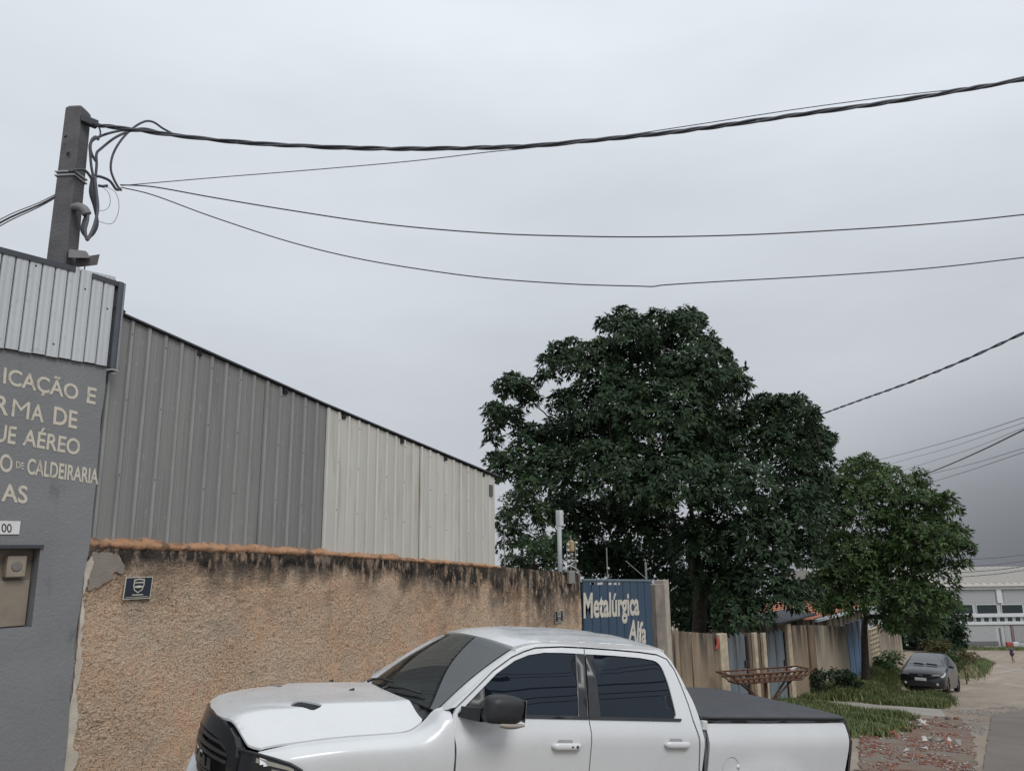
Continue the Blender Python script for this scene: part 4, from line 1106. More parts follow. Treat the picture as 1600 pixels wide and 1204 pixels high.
# ------------------------------------------------------------------ utility pole and cables
YP = 9.05
t = NT('pole_concrete'); t.color(t.mix(t.noise(3, 6), (.085, .085, .09), (.13, .13, .137))).set(Roughness=.9).bump(t.noise(40, 4), .4, .01); PCON = t.m
pt = WP(123, 170, YP); zpg = gz(pt.x, YP)
lean = -.006
def px_at(z): return pt.x + lean * (z - pt.z)
pole = empty('utility_pole', (px_at(zpg), YP, zpg), 'square concrete utility pole behind the silver parapet, cables at its top', 'pole')
P = []
for z, h in ((zpg - .2, .185), (2.9, .163), (pt.z - .04, .140)):
    P.append([(px_at(z) + h * math.cos(g), YP + h * math.sin(g), z) for g in (R(-100), R(-10), R(80), R(170))])
mb = MB()
P2 = []
for row in P: # chamfered square
    rr = []
    for i in range(4):
        p, q = Vector(row[i]), Vector(row[(i + 1) % 4]); rr += [p.lerp(q, .06), p.lerp(q, .94)]
    P2.append(rr)
top = [Vector(p).lerp(Vector((px_at(pt.z), YP, pt.z - .04)), .25) + Vector((0, 0, .035)) for p in P2[-1]]
P2.append(top); mb.grid(P2, closed=True); mb.f.append(tuple(len(mb.v) - 8 + i for i in range(8)))
chd(mb.build('pole_shaft', PCON, pole, False, True))
CAB = simple('cable_black', (.05, .054, .066), .55); CABG = simple('cable_grey', (.095, .10, .12), .6)
STRAP = simple('steel_strap', (.42, .42, .43), .4, .5)
for py in (268, 274):
    z = W(110, py, YP - .1)[1]; h = .162
    ring = [(px_at(z) + h * math.cos(g), YP + h * math.sin(g), z) for g in (R(-100), R(-10), R(80), R(170), R(-100))]
    chd(MB().tube(ring, .012, 6).build('steel_strap', STRAP, pole))
zb_ = W(140, 192, YP - .1)[1]
chd(MB().box(px_at(zb_) - .02, px_at(zb_) + .17, YP - .17, YP - .09, zb_ - .05, zb_ + .04, .01).build('cable_bracket', DARKM, pole))
for (px, py) in ((104, 212), (122, 222), (108, 238), (116, 282)):
    q = WP(px, py, YP - .11)
    chd(MB().lathe([(0, -.01), (.012, -.01), (.012, .05)], q, (0, 1, 0), 8).build('pole_bolt', DARKM, pole))
# weatherhead elbow and the bundled loop under it
def PP(px, py, dy=-.2): return WP(px, py, YP + dy)
elb = smooth_path([PP(112, 325, -.1), PP(122, 323, -.2), PP(131, 327, -.26), PP(136, 335, -.28)], 5)
o = chd(MB().tube(elb, [.045] * 5 + [.05] * (len(elb) - 5), 10).build('conduit_elbow', simple('grey_pipe', (.17, .17, .18), .6), pole, True))
# service box on an arm
bx = chd(MB().hull8([PP(107, 402, -.15), PP(141, 403, -.15), PP(141, 403, -.35), PP(107, 402, -.35), PP(106, 391, -.15), PP(137, 395, -.15), PP(134, 392, -.35), PP(109, 389, -.35)]).build('lamp_hood', simple('aged_lamp', (.20, .20, .21), .6), pole, False, True))
chd(MB().hull8([PP(117, 418, -.2), PP(152, 414, -.2), PP(152, 414, -.24), PP(117, 418, -.24), PP(119, 403, -.2), PP(156, 397, -.2), PP(156, 397, -.24), PP(119, 403, -.24)]).build('lamp_plate', simple('rusty_plate', (.10, .085, .085), .7), pole, False, True))
chd(MB().tube(smooth_path([PP(133, 410), PP(132, 420), PP(125, 428), PP(122, 440)], 4), .007, 5).build('loose_wire', CABG, pole, True))
# cable drops gathered at the pole
def drop(name, pts, r, m=CAB, dy=-.22):
    return chd(MB().tube(smooth_path([PP(*p[:2], p[2] if len(p) > 2 else dy) for p in pts], 6), r * .74, 7).build(name, m, pole, True))
drop('cable_drop', [(150, 252), (143, 240), (141, 228), (144, 218), (150, 214), (154, 219)], .022)
drop('cable_drop', [(153, 219), (157, 208), (154, 198), (148, 195)], .013)
drop('cable_drop', [(147, 280), (143, 262), (141, 240), (141, 225), (150, 216), (175, 207), (203, 203), (230, 206)], .020)
drop('cable_drop', [(149, 280), (151, 258), (151, 240), (158, 232), (180, 215), (203, 205), (225, 201), (250, 207)], .020)
drop('cable_drop', [(187, 296), (178, 280), (173, 262), (177, 240), (190, 218), (208, 200), (226, 190), (240, 191), (255, 201), (272, 210)], .018)
drop('cable_drop', [(108, 268), (120, 265), (132, 266), (140, 274), (146, 284)], .022)
drop('cable_drop', [(150, 275), (160, 277), (172, 283), (182, 296), (188, 294)], .022)
for q in range(5):
    a = q * .9
    drop('cable_loop', [(145 + q * .8, 276), (141 + q * 2.4, 300), (148 + q * 1.2, 325), (152 - q * 1.0, 350), (145 - q * 1.2, 366 + q * .6), (136, 372 + q * 1.2 - 2), (128 + q * 1.3, 360), (131 + q * 1.4, 345), (135 + q * .6, 336)], .022, CAB if q % 2 else CABG, -.20 - .025 * q)
drop('cable_clamp', [(143, 274), (147, 290)], .035); drop('cable_clamp', [(154, 290), (161, 291), (168, 290)], .022); drop('cable_clamp', [(183, 296), (190, 297)], .018)
drop('loose_wire', [(160, 292), (170, 302), (172, 318), (165, 328), (152, 329)], .004); drop('loose_wire', [(165, 292), (180, 300), (186, 320), (182, 340), (172, 350), (150, 344)], .004)
# spans over the street: catenaries in the vertical plane between this pole and the one across the street
A_ = (pt.x + .12, YP - .15); B_ = (12.6, -4.3)
pole2 = Vector((12.9, -4.6, gz(12.9, -4.6)))
def span(name, pix, r, m, label, A=A_, B=B_, end=None, n=8, twist=0, group='cables spanning the street'):
    pts = [VPL(px, py, A, B) for px, py in pix]
    if end is not None:
        hd = lambda p, q: math.hypot(p.x - q.x, p.y - q.y)
        a_, b_, c_ = pts[-5], pts[-3], pts[-1]
        s1 = (c_.z - b_.z) / hd(c_, b_); s0 = (b_.z - a_.z) / hd(b_, a_); cv = max(0, (s1 - s0) / (hd(a_, c_) * .5))
        for f_ in (.5, 1.0):
            q_ = Vector((c_.x + (end[0] - c_.x) * f_, c_.y + (end[1] - c_.y) * f_, 0)); L_ = hd(q_, c_)
            pts.append(Vector((q_.x, q_.y, c_.z + s1 * L_ + .5 * cv * L_ * L_)))
    pts = smooth_path(pts, n)
    o = empty(name, pts[0], label, 'cable', group); o0 = pts[0]
    if not twist:
        MB().tube([p - o0 for p in pts], r, 6).build('cable_strand', m, o, True)
    else:
        # several strands wound round each other
        fine = []
        for a, b in zip(pts, pts[1:]):
            k = max(2, int((b - a).length / .05)); fine += [a.lerp(b, i / k) for i in range(k)]
        d = 0
        for sidx in range(twist):
            path = []; d = 0
            for i, p in enumerate(fine):
                tdir = (fine[min(i + 1, len(fine) - 1)] - fine[max(i - 1, 0)]).normalized(); a = tdir.cross(Vector((0, 0, 1))).normalized(); c = a.cross(tdir)
                g = d * 5.0 + 2 * math.pi * sidx / twist + 1.2 * noise.noise((d, sidx, 0)); d += .05
                w_ = r * 1.1 * (1.0 + .2 * noise.noise((d * .8, 3, sidx)))
                path.append(p + a * math.cos(g) * w_ + c * math.sin(g) * w_ - o0)
            MB().tube(path, r, 6).build('cable_strand', (CAB, CABG, CAB)[sidx % 3], o, True)
    return o
span('power_cable', [(146, 195), (180, 199), (230, 206), (330, 218), (430, 226), (540, 231), (640, 232.5), (740, 231), (830, 228), (940, 218), (1030, 209), (1110, 199), (1200, 186), (1300, 172), (1400, 158), (1500, 141), (1610, 121)], .0135, CAB, 'thick twisted dark power cable, highest span from the pole', end=(12.6, -4.3, 5.35), twist=3)
span('phone_wire', [(190, 290), (330, 278), (480, 266), (640, 252), (760, 238), (830, 231), (960, 214), (1100, 193), (1250, 170), (1400, 150), (1500, 139), (1610, 126)], .0055, CABG, 'thin wire that rises to meet the thick twisted cable', end=(12.6, -4.3, 5.25))
span('phone_wire', [(188, 289), (240, 292), (330, 308), (450, 328), (600, 350), (760, 364), (900, 369), (1020, 370), (1160, 367), (1300, 360), (1450, 350), (1610, 334)], .0075, CAB, 'upper of the two sagging thin wires across the sky', end=(12.6, -4.3, 4.2))
span('phone_wire', [(190, 293), (240, 305), (330, 338), (450, 377), (560, 404), (680, 424), (780, 436), (900, 444), (1000, 447), (1020, 447.5), (1040, 445), (1120, 440), (1300, 430), (1450, 419), (1610, 401)], .0065, CAB, 'lower of the two sagging thin wires, with a slight kink', end=(12.6, -4.3, 3.7))
AL = (pt.x - .1, YP); BL = (-6, 15)
for k, (py0, py1, r, lb) in enumerate(((301, 343, .005, 'upper thin wire leaving the pole to the left'), (304, 348, .011, 'thick black wire leaving the pole to the left'), (306, 353, .006, 'lower thin wire leaving the pole to the left'))):
    span('service_wire', [(92, py0), (60, (py0 * .62 + py1 * .38)), (0, py1), (-60, py1 + 45)], r, CAB, lb, AL, BL, n=4, group='wires left of the pole')
AR = (12.6, -4.3); BR = (30.4, 9.3)
span('street_cable', [(1230, 664), (1272, 651), (1330, 630), (1400, 605), (1460, 582), (1530, 552), (1610, 515)], .017, CAB, 'dark cable climbing right from the large tree crown', AR, BR, end=(12.6, -4.3, 5.1), group='cables on the right', twist=2)
A3 = (20, -3); B3 = (60, 14)
for pix, r, lb in (([(1340, 728), (1370, 719), (1440, 701), (1520, 678), (1600, 652)], .014, 'topmost grey wire of the bundle over the smaller tree'),
                   ([(1350, 738), (1400, 722), (1480, 700), (1600, 660)], .010, 'second faint wire of the bundle over the smaller tree'),
                   ([(1370, 748), (1450, 722), (1520, 700), (1600, 668)], .009, 'third faint wire of the bundle over the smaller tree'),
                   ([(1380, 764), (1410, 752), (1460, 735), (1530, 705), (1600, 671)], .030, 'thick black wire of the bundle over the smaller tree'),
                   ([(1400, 760), (1440, 744), (1520, 724), (1600, 700)], .011, 'fifth grey wire of the bundle over the smaller tree'),
                   ([(1400, 772), (1450, 755), (1520, 733), (1600, 706)], .012, 'lowest grey wire of the bundle over the smaller tree')):
    p_ = pix[-1]; q_ = pix[-2]; s_ = (p_[1] - q_[1]) / (p_[0] - q_[0])
    e0 = (1200, pix[0][1] + (1200 - pix[0][0]) * (pix[1][1] - pix[0][1]) / (pix[1][0] - pix[0][0]))
    span('street_wire', [e0, ((1200 + pix[0][0]) / 2, (e0[1] + pix[0][1]) / 2)] + pix, r, CABG if r < .02 else CAB, lb, A3, B3, end=(20.2, -2.9, 0), n=5, group='wires over the smaller tree')
for k, (y0, y1) in enumerate(((874, 866), (885, 876), (894, 884), (901, 890))):
    span('far_wire', [(1440, y0 + 5), (1500, y0), (1560, (y0 + y1) / 2 + .5), (1650, y1 - 4), (1900, y1 - 14)], .04, CABG, ('highest', 'second', 'third', 'lowest')[k] + ' of the far wires above the white building', (84, 22), (100, 6), n=4, group='far wires by the white building')
# the pole further down that carries those wires
pk = Vector((20.3, -3.1, gz(20.3, -3.1)))
o = empty('utility_pole', pk, 'utility pole down the street carrying the wires over the smaller tree', 'pole')
MB().hull8([(-.17, -.17, -.2), (.17, -.17, -.2), (.17, .17, -.2), (-.17, .17, -.2), (-.12, -.12, 10.2), (.12, -.12, 10.2), (.12, .12, 10.2), (-.12, .12, 10.2)]).build('pole_shaft', PCON, o)
MB().box(-.7, .7, -.05, .05, 8.9, 9.0).build('cross_arm', DARKM, o)
# the pole across the street that carries the spans
o = empty('utility_pole', pole2, 'square concrete utility pole across the street carrying the cable spans', 'pole')
MB().hull8([(-.17, -.17, -.2), (.17, -.17, -.2), (.17, .17, -.2), (-.17, .17, -.2), (-.12, -.12, 9.3), (.12, -.12, 9.3), (.12, .12, 9.3), (-.12, .12, 9.3)]).build('pole_shaft', PCON, o)
MB().tube([(0, 0, 8.2), (-.9, 1.1, 8.7), (-1.3, 1.6, 8.72)], .04, 8).build('lamp_arm', ROD, o, True)
MB().hull8([(-1.2, 1.35, 8.66), (-1.05, 1.5, 8.66), (-1.5, 2.05, 8.66), (-1.65, 1.9, 8.66), (-1.2, 1.35, 8.76), (-1.05, 1.5, 8.76), (-1.5, 2.05, 8.74), (-1.65, 1.9, 8.74)]).build('lamp_head', PALE, o)
MB().box(-.6, .6, -.05, .05, 8.6, 8.7).build('cross_arm', DARKM, o)
# a second pole and its line on the far side of the street (mirrored in the truck's windows)
p3 = Vector((6.3, -5.4, gz(6.3, -5.4)))
o = empty('utility_pole', p3, 'utility pole opposite the truck, mirrored in its side windows', 'pole')
MB().hull8([(-.16, -.16, -.2), (.16, -.16, -.2), (.16, .16, -.2), (-.16, .16, -.2), (-.12, -.12, 8.3), (.12, -.12, 8.3), (.12, .12, 8.3), (-.12, .12, 8.3)]).build('pole_shaft', PCON, o)
MB().box(-.8, .8, -.05, .05, 7.7, 7.82).build('cross_arm', DARKM, o)
for k, (dz, r_) in enumerate(((8.1, .012), (7.85, .012), (7.2, .03), (6.7, .018), (6.4, .014))):
    w_ = []
    for i in range(41):
        x_ = -24 + 70 * i / 40; u_ = ((x_ - 6.3) / 32) % 1.0
        w_.append(Vector((x_, -5.3 + .12 * k, gz(6.3, -5.4) - .106 * (x_ - 6.3) + dz - 1.1 * 4 * u_ * (1 - u_))))
    o = empty('street_line', w_[0], ('topmost', 'second', 'thick third', 'fourth', 'lowest')[k] + ' wire of the line across the street, mirrored in the truck', 'cable', 'line across the street')
    MB().tube([p - w_[0] for p in w_], r_, 5).build('cable_strand', CAB, o, True)

# ------------------------------------------------------------------ neighbours' walls and doors further down the street
def stained(name, lo, hi, dk, amt=.55):
    t = NT(name)
    c = t.mix(t.noise(1.5, 5), lo, hi)
    c = t.mix(t.noise(3.4, 6, co=t.co((.5, 1, .22)), lo=.5, hi=.8, b=amt * .7), c, dk)
    dn = t.attr('down')
    c = t.mix(t.math('MULTIPLY', t.rng(dn, .1, 1.3, 1, 0), t.noise(2.6, 6, co=t.co((1.4, 1, .2)), lo=.36, hi=.6)), c, (.045, .036, .03))
    t.color(c).set(Roughness=.92).bump(t.noise(30, 4), .3, .01); return t.m
BEIGE = stained('stained_beige_render', (.235, .18, .125), (.29, .225, .16), (.12, .08, .045))
BEIGE2 = stained('pale_beige_render', (.30, .25, .19), (.345, .295, .23), (.19, .145, .10), .35)
GREYD = stained('grey_blue_sheet', (.125, .155, .18), (.155, .185, .21), (.09, .105, .12), .4)
BROWNB = stained('dark_stained_board', (.16, .11, .07), (.21, .15, .10), (.07, .05, .035), .7)
PALEB = simple('pale_timber', (.42, .35, .26), .85, var=.25, bump=.2)
def slab(name, m, xa, xb, za, zb2, y0, y1, parent, nxs=14, nzs=10):
    """upright slab with a 'down' attribute measured from its top edge"""
    V = []; D = []
    for i in range(nxs + 1):
        x = xa + (xb - xa) * i / nxs; zt = za + (zb2 - za) * i / nxs; zg = gz(x, y0) - .15
        for j in range(nzs + 1):
            z = zg + (zt - zg) * j / nzs; V.append((x, y0 + .006 * noise.noise((x * 2, z * 2, 3)), z)); D.append(zt - z)
    n = len(V); ii = np.arange(n).reshape(nxs + 1, nzs + 1)
    F = np.stack([ii[:-1, :-1], ii[1:, :-1], ii[1:, 1:], ii[:-1, 1:]], -1).reshape(-1, 4).tolist()
    B = []
    for i in (0, nxs):
        for j in (0, nzs): p = V[ii[i, j]]; B.append((p[0], y1, p[2])); D.append(0.3)
    b = n; V += B
    F += [[ii[0, nzs], ii[nxs, nzs], b + 3, b + 1], [ii[0, 0], ii[0, nzs], b + 1, b], [ii[nxs, nzs], ii[nxs, 0], b + 2, b + 3], [b, b + 1, b + 3, b + 2]]
    me = bpy.data.meshes.new(name); me.from_pydata([tuple(v) for v in V], [], [[int(q) for q in f] for f in F])
    at_ = me.attributes.new('down', 'FLOAT', 'POINT'); at_.data.foreach_set('value', np.array(D, np.float32))
    o = link(name, me, m, parent)
    return chd(o) if parent else o
def wallthing(name, label, cat, m, pxa, pya, pxb, pyb, y0=YW, th=.18, part='wall_face'):
    xa, za = W(pxa, pya, y0); xb, zb2 = W(pxb, pyb, y0)
    e_ = empty(name, (xa, y0, gz(xa, y0)), label, cat)
    slab(part, m, xa, xb, za, zb2, y0, y0 + th, e_)
    return e_, xa, xb, za, zb2
e1, xa, xb, za, zb2 = wallthing('rendered_wall', 'streaky beige wall right of the gate post, above the truck bed', 'wall', BEIGE, 1044, 984, 1120, 990)
for q in (1052, 1061, 1079): # vertical joints
    x_, z_ = W(q, 986); chd(MB().box(x_ - .02, x_ + .02, YW - .012, YW + .02, gz(x_, YW), z_ - .05).build('joint_cover', BROWNB, e1))
x0_, z0_ = W(1121, 990); x1_, _ = W(1133, 990)
chd(MB().box(x0_, x1_, YW - .05, YW + .15, gz(x0_, YW) - .1, z0_ - .02).build('wall_pilaster', PALEB, e1))
a_, b_ = W(1118, 1000); o = empty('red_cloth', (a_, YW - .02, b_), 'small faded red rag hanging on the beige wall top', 'rag')
MB().grid([[(.16 * (i / 4 - .5) + .02 * math.sin(j), -.02 - .02 * math.sin(i * 1.3 + j), .12 - .30 * j / 5 - .02 * abs(i - 2)) for i in range(5)] for j in range(6)]).build('cloth', simple('red_rag', (.32, .06, .045), .9), o, True)
def door(pxa, pxb, pyt, label):
    xa, za = W(pxa, pyt, YW + .06); xb, zb2 = W(pxb, pyt + 1, YW + .06)
    e_ = empty('metal_door', (xa, YW + .06, gz(xa, YW)), label, 'door')
    n = 4
    for i in range(n): slab('door_panel', GREYD, xa + (xb - xa) * i / n, xa + (xb - xa) * (i + 1) / n - .02, za, zb2, YW + .06 + .012 * (i % 2), YW + .1, e_, 3, 6)
    chd(MB().box(xb - .02, xb + .05, YW + .03, YW + .12, gz(xb, YW), zb2).build('door_jamb', BLACKHOLE, e_))
    chd(MB().box(xb - .16, xb - .11, YW + .0, YW + .06, gz(xb, YW) + 1.0, gz(xb, YW) + 1.18, .01).build('door_handle', DARKM, e_))
    return e_
door(1134, 1164, 992, 'blue grey metal door left of the rubbish basket post')
e2, *_ = wallthing('board_partition', 'brown stained boards with two pale posts between the metal doors', 'partition', BROWNB, 1168, 988, 1195, 990)
for q in (1178, 1192):
    x_, z_ = W(q, 988, YW - .06); chd(MB().box(x_ - .11, x_ + .11, YW - .10, YW - .01, gz(x_, YW) - .1, z_, .01).build('timber_post', PALEB, e2))
door(1197, 1224, 986, 'blue grey metal door right of the rubbish basket post')
e3, *_ = wallthing('rendered_wall', 'beige wall with dark run stains behind the rubbish basket', 'wall', BEIGE, 1226, 977, 1262, 976)
x_, z_ = W(1228, 977); x2_, _ = W(1233, 977); chd(MB().box(x_ - .05, x2_, YW - .05, YW + .1, gz(x_, YW) - .1, z_ + .05).build('wall_pilaster', PALEB, e3))
e4, *_ = wallthing('stained_pillar', 'dark water-stained pillar between two beige walls', 'pillar', BROWNB, 1262.3, 976, 1271, 976, YW - .06, .3)
e5, *_ = wallthing('rendered_wall', 'pale beige wall behind the low hedge, left of the blue gate leaf', 'wall', BEIGE2, 1271.5, 976, 1322, 978)
xa, za = W(1323, 974); xb, zb2 = W(1347, 974)
PBLUE = stained('pale_blue_sheet', (.14, .23, .36), (.18, .28, .42), (.10, .16, .25), .3)
e6 = empty('blue_gate_leaf', (xa, YW, gz(xa, YW)), 'pale blue sheet gate leaf behind the street tree trunk', 'gate')
for i in range(6): slab('gate_panel', PBLUE, xa + (xb - xa) * i / 6, xa + (xb - xa) * (i + 1) / 6 - .03, za, za, YW + .01 * (i % 2), YW + .06, e6, 3, 5)
e7, xa, xb, za, zb2 = wallthing('lattice_fence', 'white concrete block screen beyond the street tree trunk', 'fence', BEIGE2, 1348, 976, 1356, 976)
xa, za = W(1356.5, 975); xb, _ = W(1371, 975)
nc, nr = 4, 10; zg_ = gz(xa, YW)
for j in range(nr):
    for i in range(nc):
        xx0 = xa + (xb - xa) * i / nc; ww = (xb - xa) / nc; zz0 = zg_ + (za - zg_) * j / nr - .2; hh_ = (za - zg_) / nr
        bk = MB(); f_ = .22
        for (p0, p1, q0, q1) in ((0, 1, 0, f_), (0, 1, 1 - f_, .985), (0, f_ * .7, f_, 1 - f_), (1 - f_ * .7, .985, f_, 1 - f_)):
            bk.box(xx0 + ww * p0, xx0 + ww * p1, YW, YW + .1, zz0 + hh_ * q0, zz0 + hh_ * q1)
        chd(bk.build('screen_block', PALEB, e7))
wallthing('rendered_wall', 'pale beige wall end beside the parked hatchback', 'wall', BEIGE2, 1371.5, 974, 1390, 985)
wallthing('rendered_wall', 'farthest low beige wall disappearing behind the dark shrubs', 'wall', BEIGE2, 1390.4, 986, 1408, 992)
# tiled house behind the walls
t = NT('clay_tiles'); t.color(t.mix(t.noise(9, 4), (.36, .13, .075), (.46, .20, .12))).set(Roughness=.85); TILE = t.m
YH = 10.6
hA = WP(1252, 968, YH); hB = WP(1306, 968, YH); hT = WP(1256, 936, YH + 3.4)
house = empty('tiled_house', (hA.x, YH, gz(hA.x, YH)), 'low house with red clay tile roof behind the pale beige wall', 'house')
xl, xr = hA.x, hB.x + 5; zt_ = hT.z; rows = 11; cols = int((xr - xl) / .24)
for rr_ in range(rows):
    P = []
    for q in (0, 1):
        f_ = (rr_ + q * 1.08) / rows; y = YH - .5 + 4.2 * f_; z = hA.z + (zt_ - hA.z) * f_ + .045 * (1 - q)
        P.append([(xl + (xr - xl) * i / (cols * 4), y, z + .055 * abs(math.sin(math.pi * i / 4))) for i in range(cols * 4 + 1)])
    chd(MB().grid(P).build('tile_course', TILE, house, True))
chd(MB().box(xl, xr, YH - .62, YH - .52, hA.z - .06, hA.z + .05).build('gutter', simple('gutter_white', (.50, .52, .54), .5), house))
chd(MB().box(xl + .2, xr - .2, YH + .1, YH + 5, gz(xl, YH), hA.z - .02).build('house_wall', BEIGE2, house))
zz = W(1240, 927, YH + 4)[1]; xx_a = W(1222, 930, YH + 4)[0]; xx_b = W(1275, 930, YH + 4)[0]
o = empty('white_veranda', (xx_a, YH + 4, zz - 3), 'white framed veranda edge glimpsed above the tiled roof', 'veranda')
WHP = simple('white_paint', (.55, .57, .58), .5)
MB().box(0, xx_b - xx_a, -.05, .05, 2.85, 3.0).build('veranda_beam', WHP, o)
for q in (.15, .5, .93): MB().box((xx_b - xx_a) * q, (xx_b - xx_a) * q + .16, -.06, .06, 0, 2.84).build('veranda_post', WHP, o)
# small dark awning roof over the doors
a_ = WP(1200, 972, YW + .1); b_ = WP(1262, 968, YW + .1)
o = empty('door_awning', a_, 'dark lean-to awning over the wall below the tiled roof', 'awning')
L_ = b_.x - a_.x
MB().hull8([(0, -.3, -.05), (L_, -.3, -.03), (L_, .8, .06), (0, .8, .05), (0, -.3, .0), (L_, -.3, .02), (L_, .8, .11), (0, .8, .10)]).build('awning_sheet', DARKM, o)

# ------------------------------------------------------------------ rubbish basket on a post
t = NT('rusty_iron'); t.color(t.mix(t.noise(9, 5), (.07, .035, .022), (.16, .085, .055))).set(Roughness=.85); RUST = t.m
YB = 7.4
c0 = WP(1196, 1062, YB); sx = (W(1236, 1062, YB)[0] - W(1156, 1062, YB)[0]) * .36
ang = R(-34)
bk = empty('rubbish_basket', (c0.x, YB, gz(c0.x, YB)), 'rusty raised rubbish basket on a single post before the doors', 'basket', rot=(0, 0, ang))
z0b = c0.z - bk.location.z
topz = W(1196, 1047, YB)[1] - bk.location.z; hwT = (W(1240, 1050, YB)[0] - W(1151, 1050, YB)[0]) * .5 * .62; hwB = hwT * .78; dT, dB = .32, .22
MB().tube([(0, 0, -.1), (0, 0, z0b - .02)], .04, 8).build('basket_post', RUST, bk, True)
for sgn in (-1, 1):
    for q in (-.5, .5): MB().tube([(0, 0, z0b - .62), (sgn * hwB * .78, q * dB, z0b)], .022, 6).build('basket_brace', RUST, bk, True)
cnr = lambda h: [(-h[0], -h[1]), (h[0], -h[1]), (h[0], h[1]), (-h[0], h[1])]
for z, h in ((z0b, (hwB, dB)), (topz, (hwT, dT))):
    rr_ = [(a, b, z) for a, b in cnr(h)]; MB().tube(rr_ + [rr_[0]], .022, 6).build('basket_rim', RUST, bk, True)
for sgn in (-1, 1):
    P = []
    n = 13
    for i in range(n):      # perforated side sheets: strips left between the holes
        f0 = -1 + 2 * i / n; f1 = f0 + 2 / n * .40
        MB().quad((f0 * hwB, sgn * dB, z0b), (f1 * hwB, sgn * dB, z0b), (f1 * hwT, sgn * dT, topz), (f0 * hwT, sgn * dT, topz)).build('basket_slat', RUST, bk)
    zm = (z0b + topz) / 2; hm = (hwB + hwT) / 2; dm = (dB + dT) / 2
    MB().tube([(-hm, sgn * dm, zm), (hm, sgn * dm, zm)], .028, 6).build('basket_rail', RUST, bk)
    for i in range(5):
        f0 = -1 + 2 * i / 5; f1 = f0 + .16
        MB().quad((sgn * hwB, f0 * dB, z0b), (sgn * hwB, f1 * dB, z0b), (sgn * hwT, f1 * dT, topz), (sgn * hwT, f0 * dT, topz)).build('basket_slat', RUST, bk)
MB().box(-hwB, hwB, -dB, dB, z0b - .012, z0b + .004).build('basket_floor', RUST, bk)
lt = empty('paper_scrap', (bk.location.x + .6, YB - .5, bk.location.z + topz), 'crumpled white paper on the basket rim', 'litter')
MB().grid([[(.09 * (i - 2), .04 * (j - 1), .03 * noise.noise((i, j, 5)) + .03) for i in range(5)] for j in range(3)]).build('paper', WHP, lt)

# ------------------------------------------------------------------ white industrial building at the end of the street
ub = Vector((math.cos(R(PSI - 90)), math.sin(R(PSI - 90)), 0)); nb = Vector((-ub.y, ub.x, 0))   # along the facade, into the building
DB = 104.0
def FB(px, py, dep=0.0):
    d = ray(px, py); fw = Vector((math.cos(_h), math.sin(_h), 0)); return d * ((DB + dep) / d.dot(fw))
zbase = gz(FB(1540, 1003).x, FB(1540, 1003).y)
fb0 = FB(1440, 1003)
far = empty('industrial_building', (fb0.x, fb0.y, zbase), 'long white industrial building with window bands beyond the cross street', 'building', rot=(0, 0, R(PSI - 90)))
def loc(px, py):
    p = FB(px, py) - Vector(far.location); return p.dot(ub), p.z
t = NT('white_wall_panels'); t.color(t.mix(t.noise(.4, 5), (.40, .415, .43), (.46, .475, .49))).set(Roughness=.7); FW = t.m
t = NT('grey_louvre'); wv = t.n('ShaderNodeTexWave', bands_direction='Z'); wv.inputs['Scale'].default_value = 1.1; t.L(t.co(), wv.inputs['Vector'])
t.color(t.mix(wv.outputs[0], (.30, .315, .33), (.38, .395, .41))).set(Roughness=.6); FL = t.m
FG = simple('far_dark_glass', (.022, .035, .042), .15); FT = simple('far_white_trim', (.58, .60, .62), .6); FROOF = simple('far_roof', (.36, .34, .31), .7)
ztop = loc(1540, 915)[1]; zr = loc(1540, 904)[1]
MB().box(-8, 70, 0, 30, -.5, ztop).build('facade', FW, far)
MB().hull8([(-9, -.7, ztop + .01), (71, -.7, ztop + .01), (71, 31, ztop + .01), (-9, 31, ztop + .01), (-9, -.2, ztop + .35), (71, -.2, ztop + .35), (71, 15, zr + 1.1), (-9, 15, zr + 1.1)]).build('roof', FROOF, far)
for i in range(80): MB().hull8([(-8.5 + i, -.5, ztop + .36), (-8.42 + i, -.5, ztop + .36), (-8.42 + i, 14, zr + 1.12), (-8.5 + i, 14, zr + 1.12), (-8.5 + i, -.5, ztop + .42), (-8.42 + i, -.5, ztop + .42), (-8.42 + i, 14, zr + 1.18), (-8.5 + i, 14, zr + 1.18)]).build('roof_seam', FROOF, far)
def rect(nm, pxa, pya, pxb, pyb, m, y0, y1, par=far):
    x0, z1 = loc(pxa, pya); x1, z0 = loc(pxb, pyb)
    return MB().box(x0, x1, y0, y1, z0, z1).build(nm, m, par)
rect('fascia', 1440, 914, 1700, 918, FT, -.35, -.01)
for a, b in ((1440, 1553), (1566, 1680)): rect('louvre_panel', a, 920, b, 942, FL, -.06, -.004)
rect('facade_pilaster', 1554, 917, 1565, 941, FT, -.25, -.005)
big = [(1444, 1478), (1485, 1521), (1524, 1559), (1563, 1599), (1603, 1640)]
for a, b in big:
    w_ = rect('window', a, 943.5, b, 958.5, FT, -.10, -.004); x0, z1 = loc(a + 1, 944.5); x1, z0 = loc(b - 1, 957.5)
    MB().box(x0, x1, -.12, -.101, z0, z1).build('pane', FG, w_)
rect('window_rail', 1440, 959, 1700, 961.5, FT, -.20, -.005)
sm_ = [(1446, 1456), (1460, 1470), (1474, 1484), (1485, 1509)] 
q = 1486
while q < 1650:
    w_ = rect('window', q, 962, q + 10.5, 971, FT, -.10, -.004); x0, z1 = loc(q + 1, 962.7); x1, z0 = loc(q + 9.7, 970.3)
    MB().box(x0, x1, -.12, -.101, z0, z1).build('pane', FG, w_); q += 12.3
rect('window_rail', 1440, 971.6, 1700, 973.2, FT, -.20, -.005)
rect('base_panel', 1440, 974, 1558, 1002, simple('far_base_grey', (.36, .37, .38), .7), -.05, -.004)
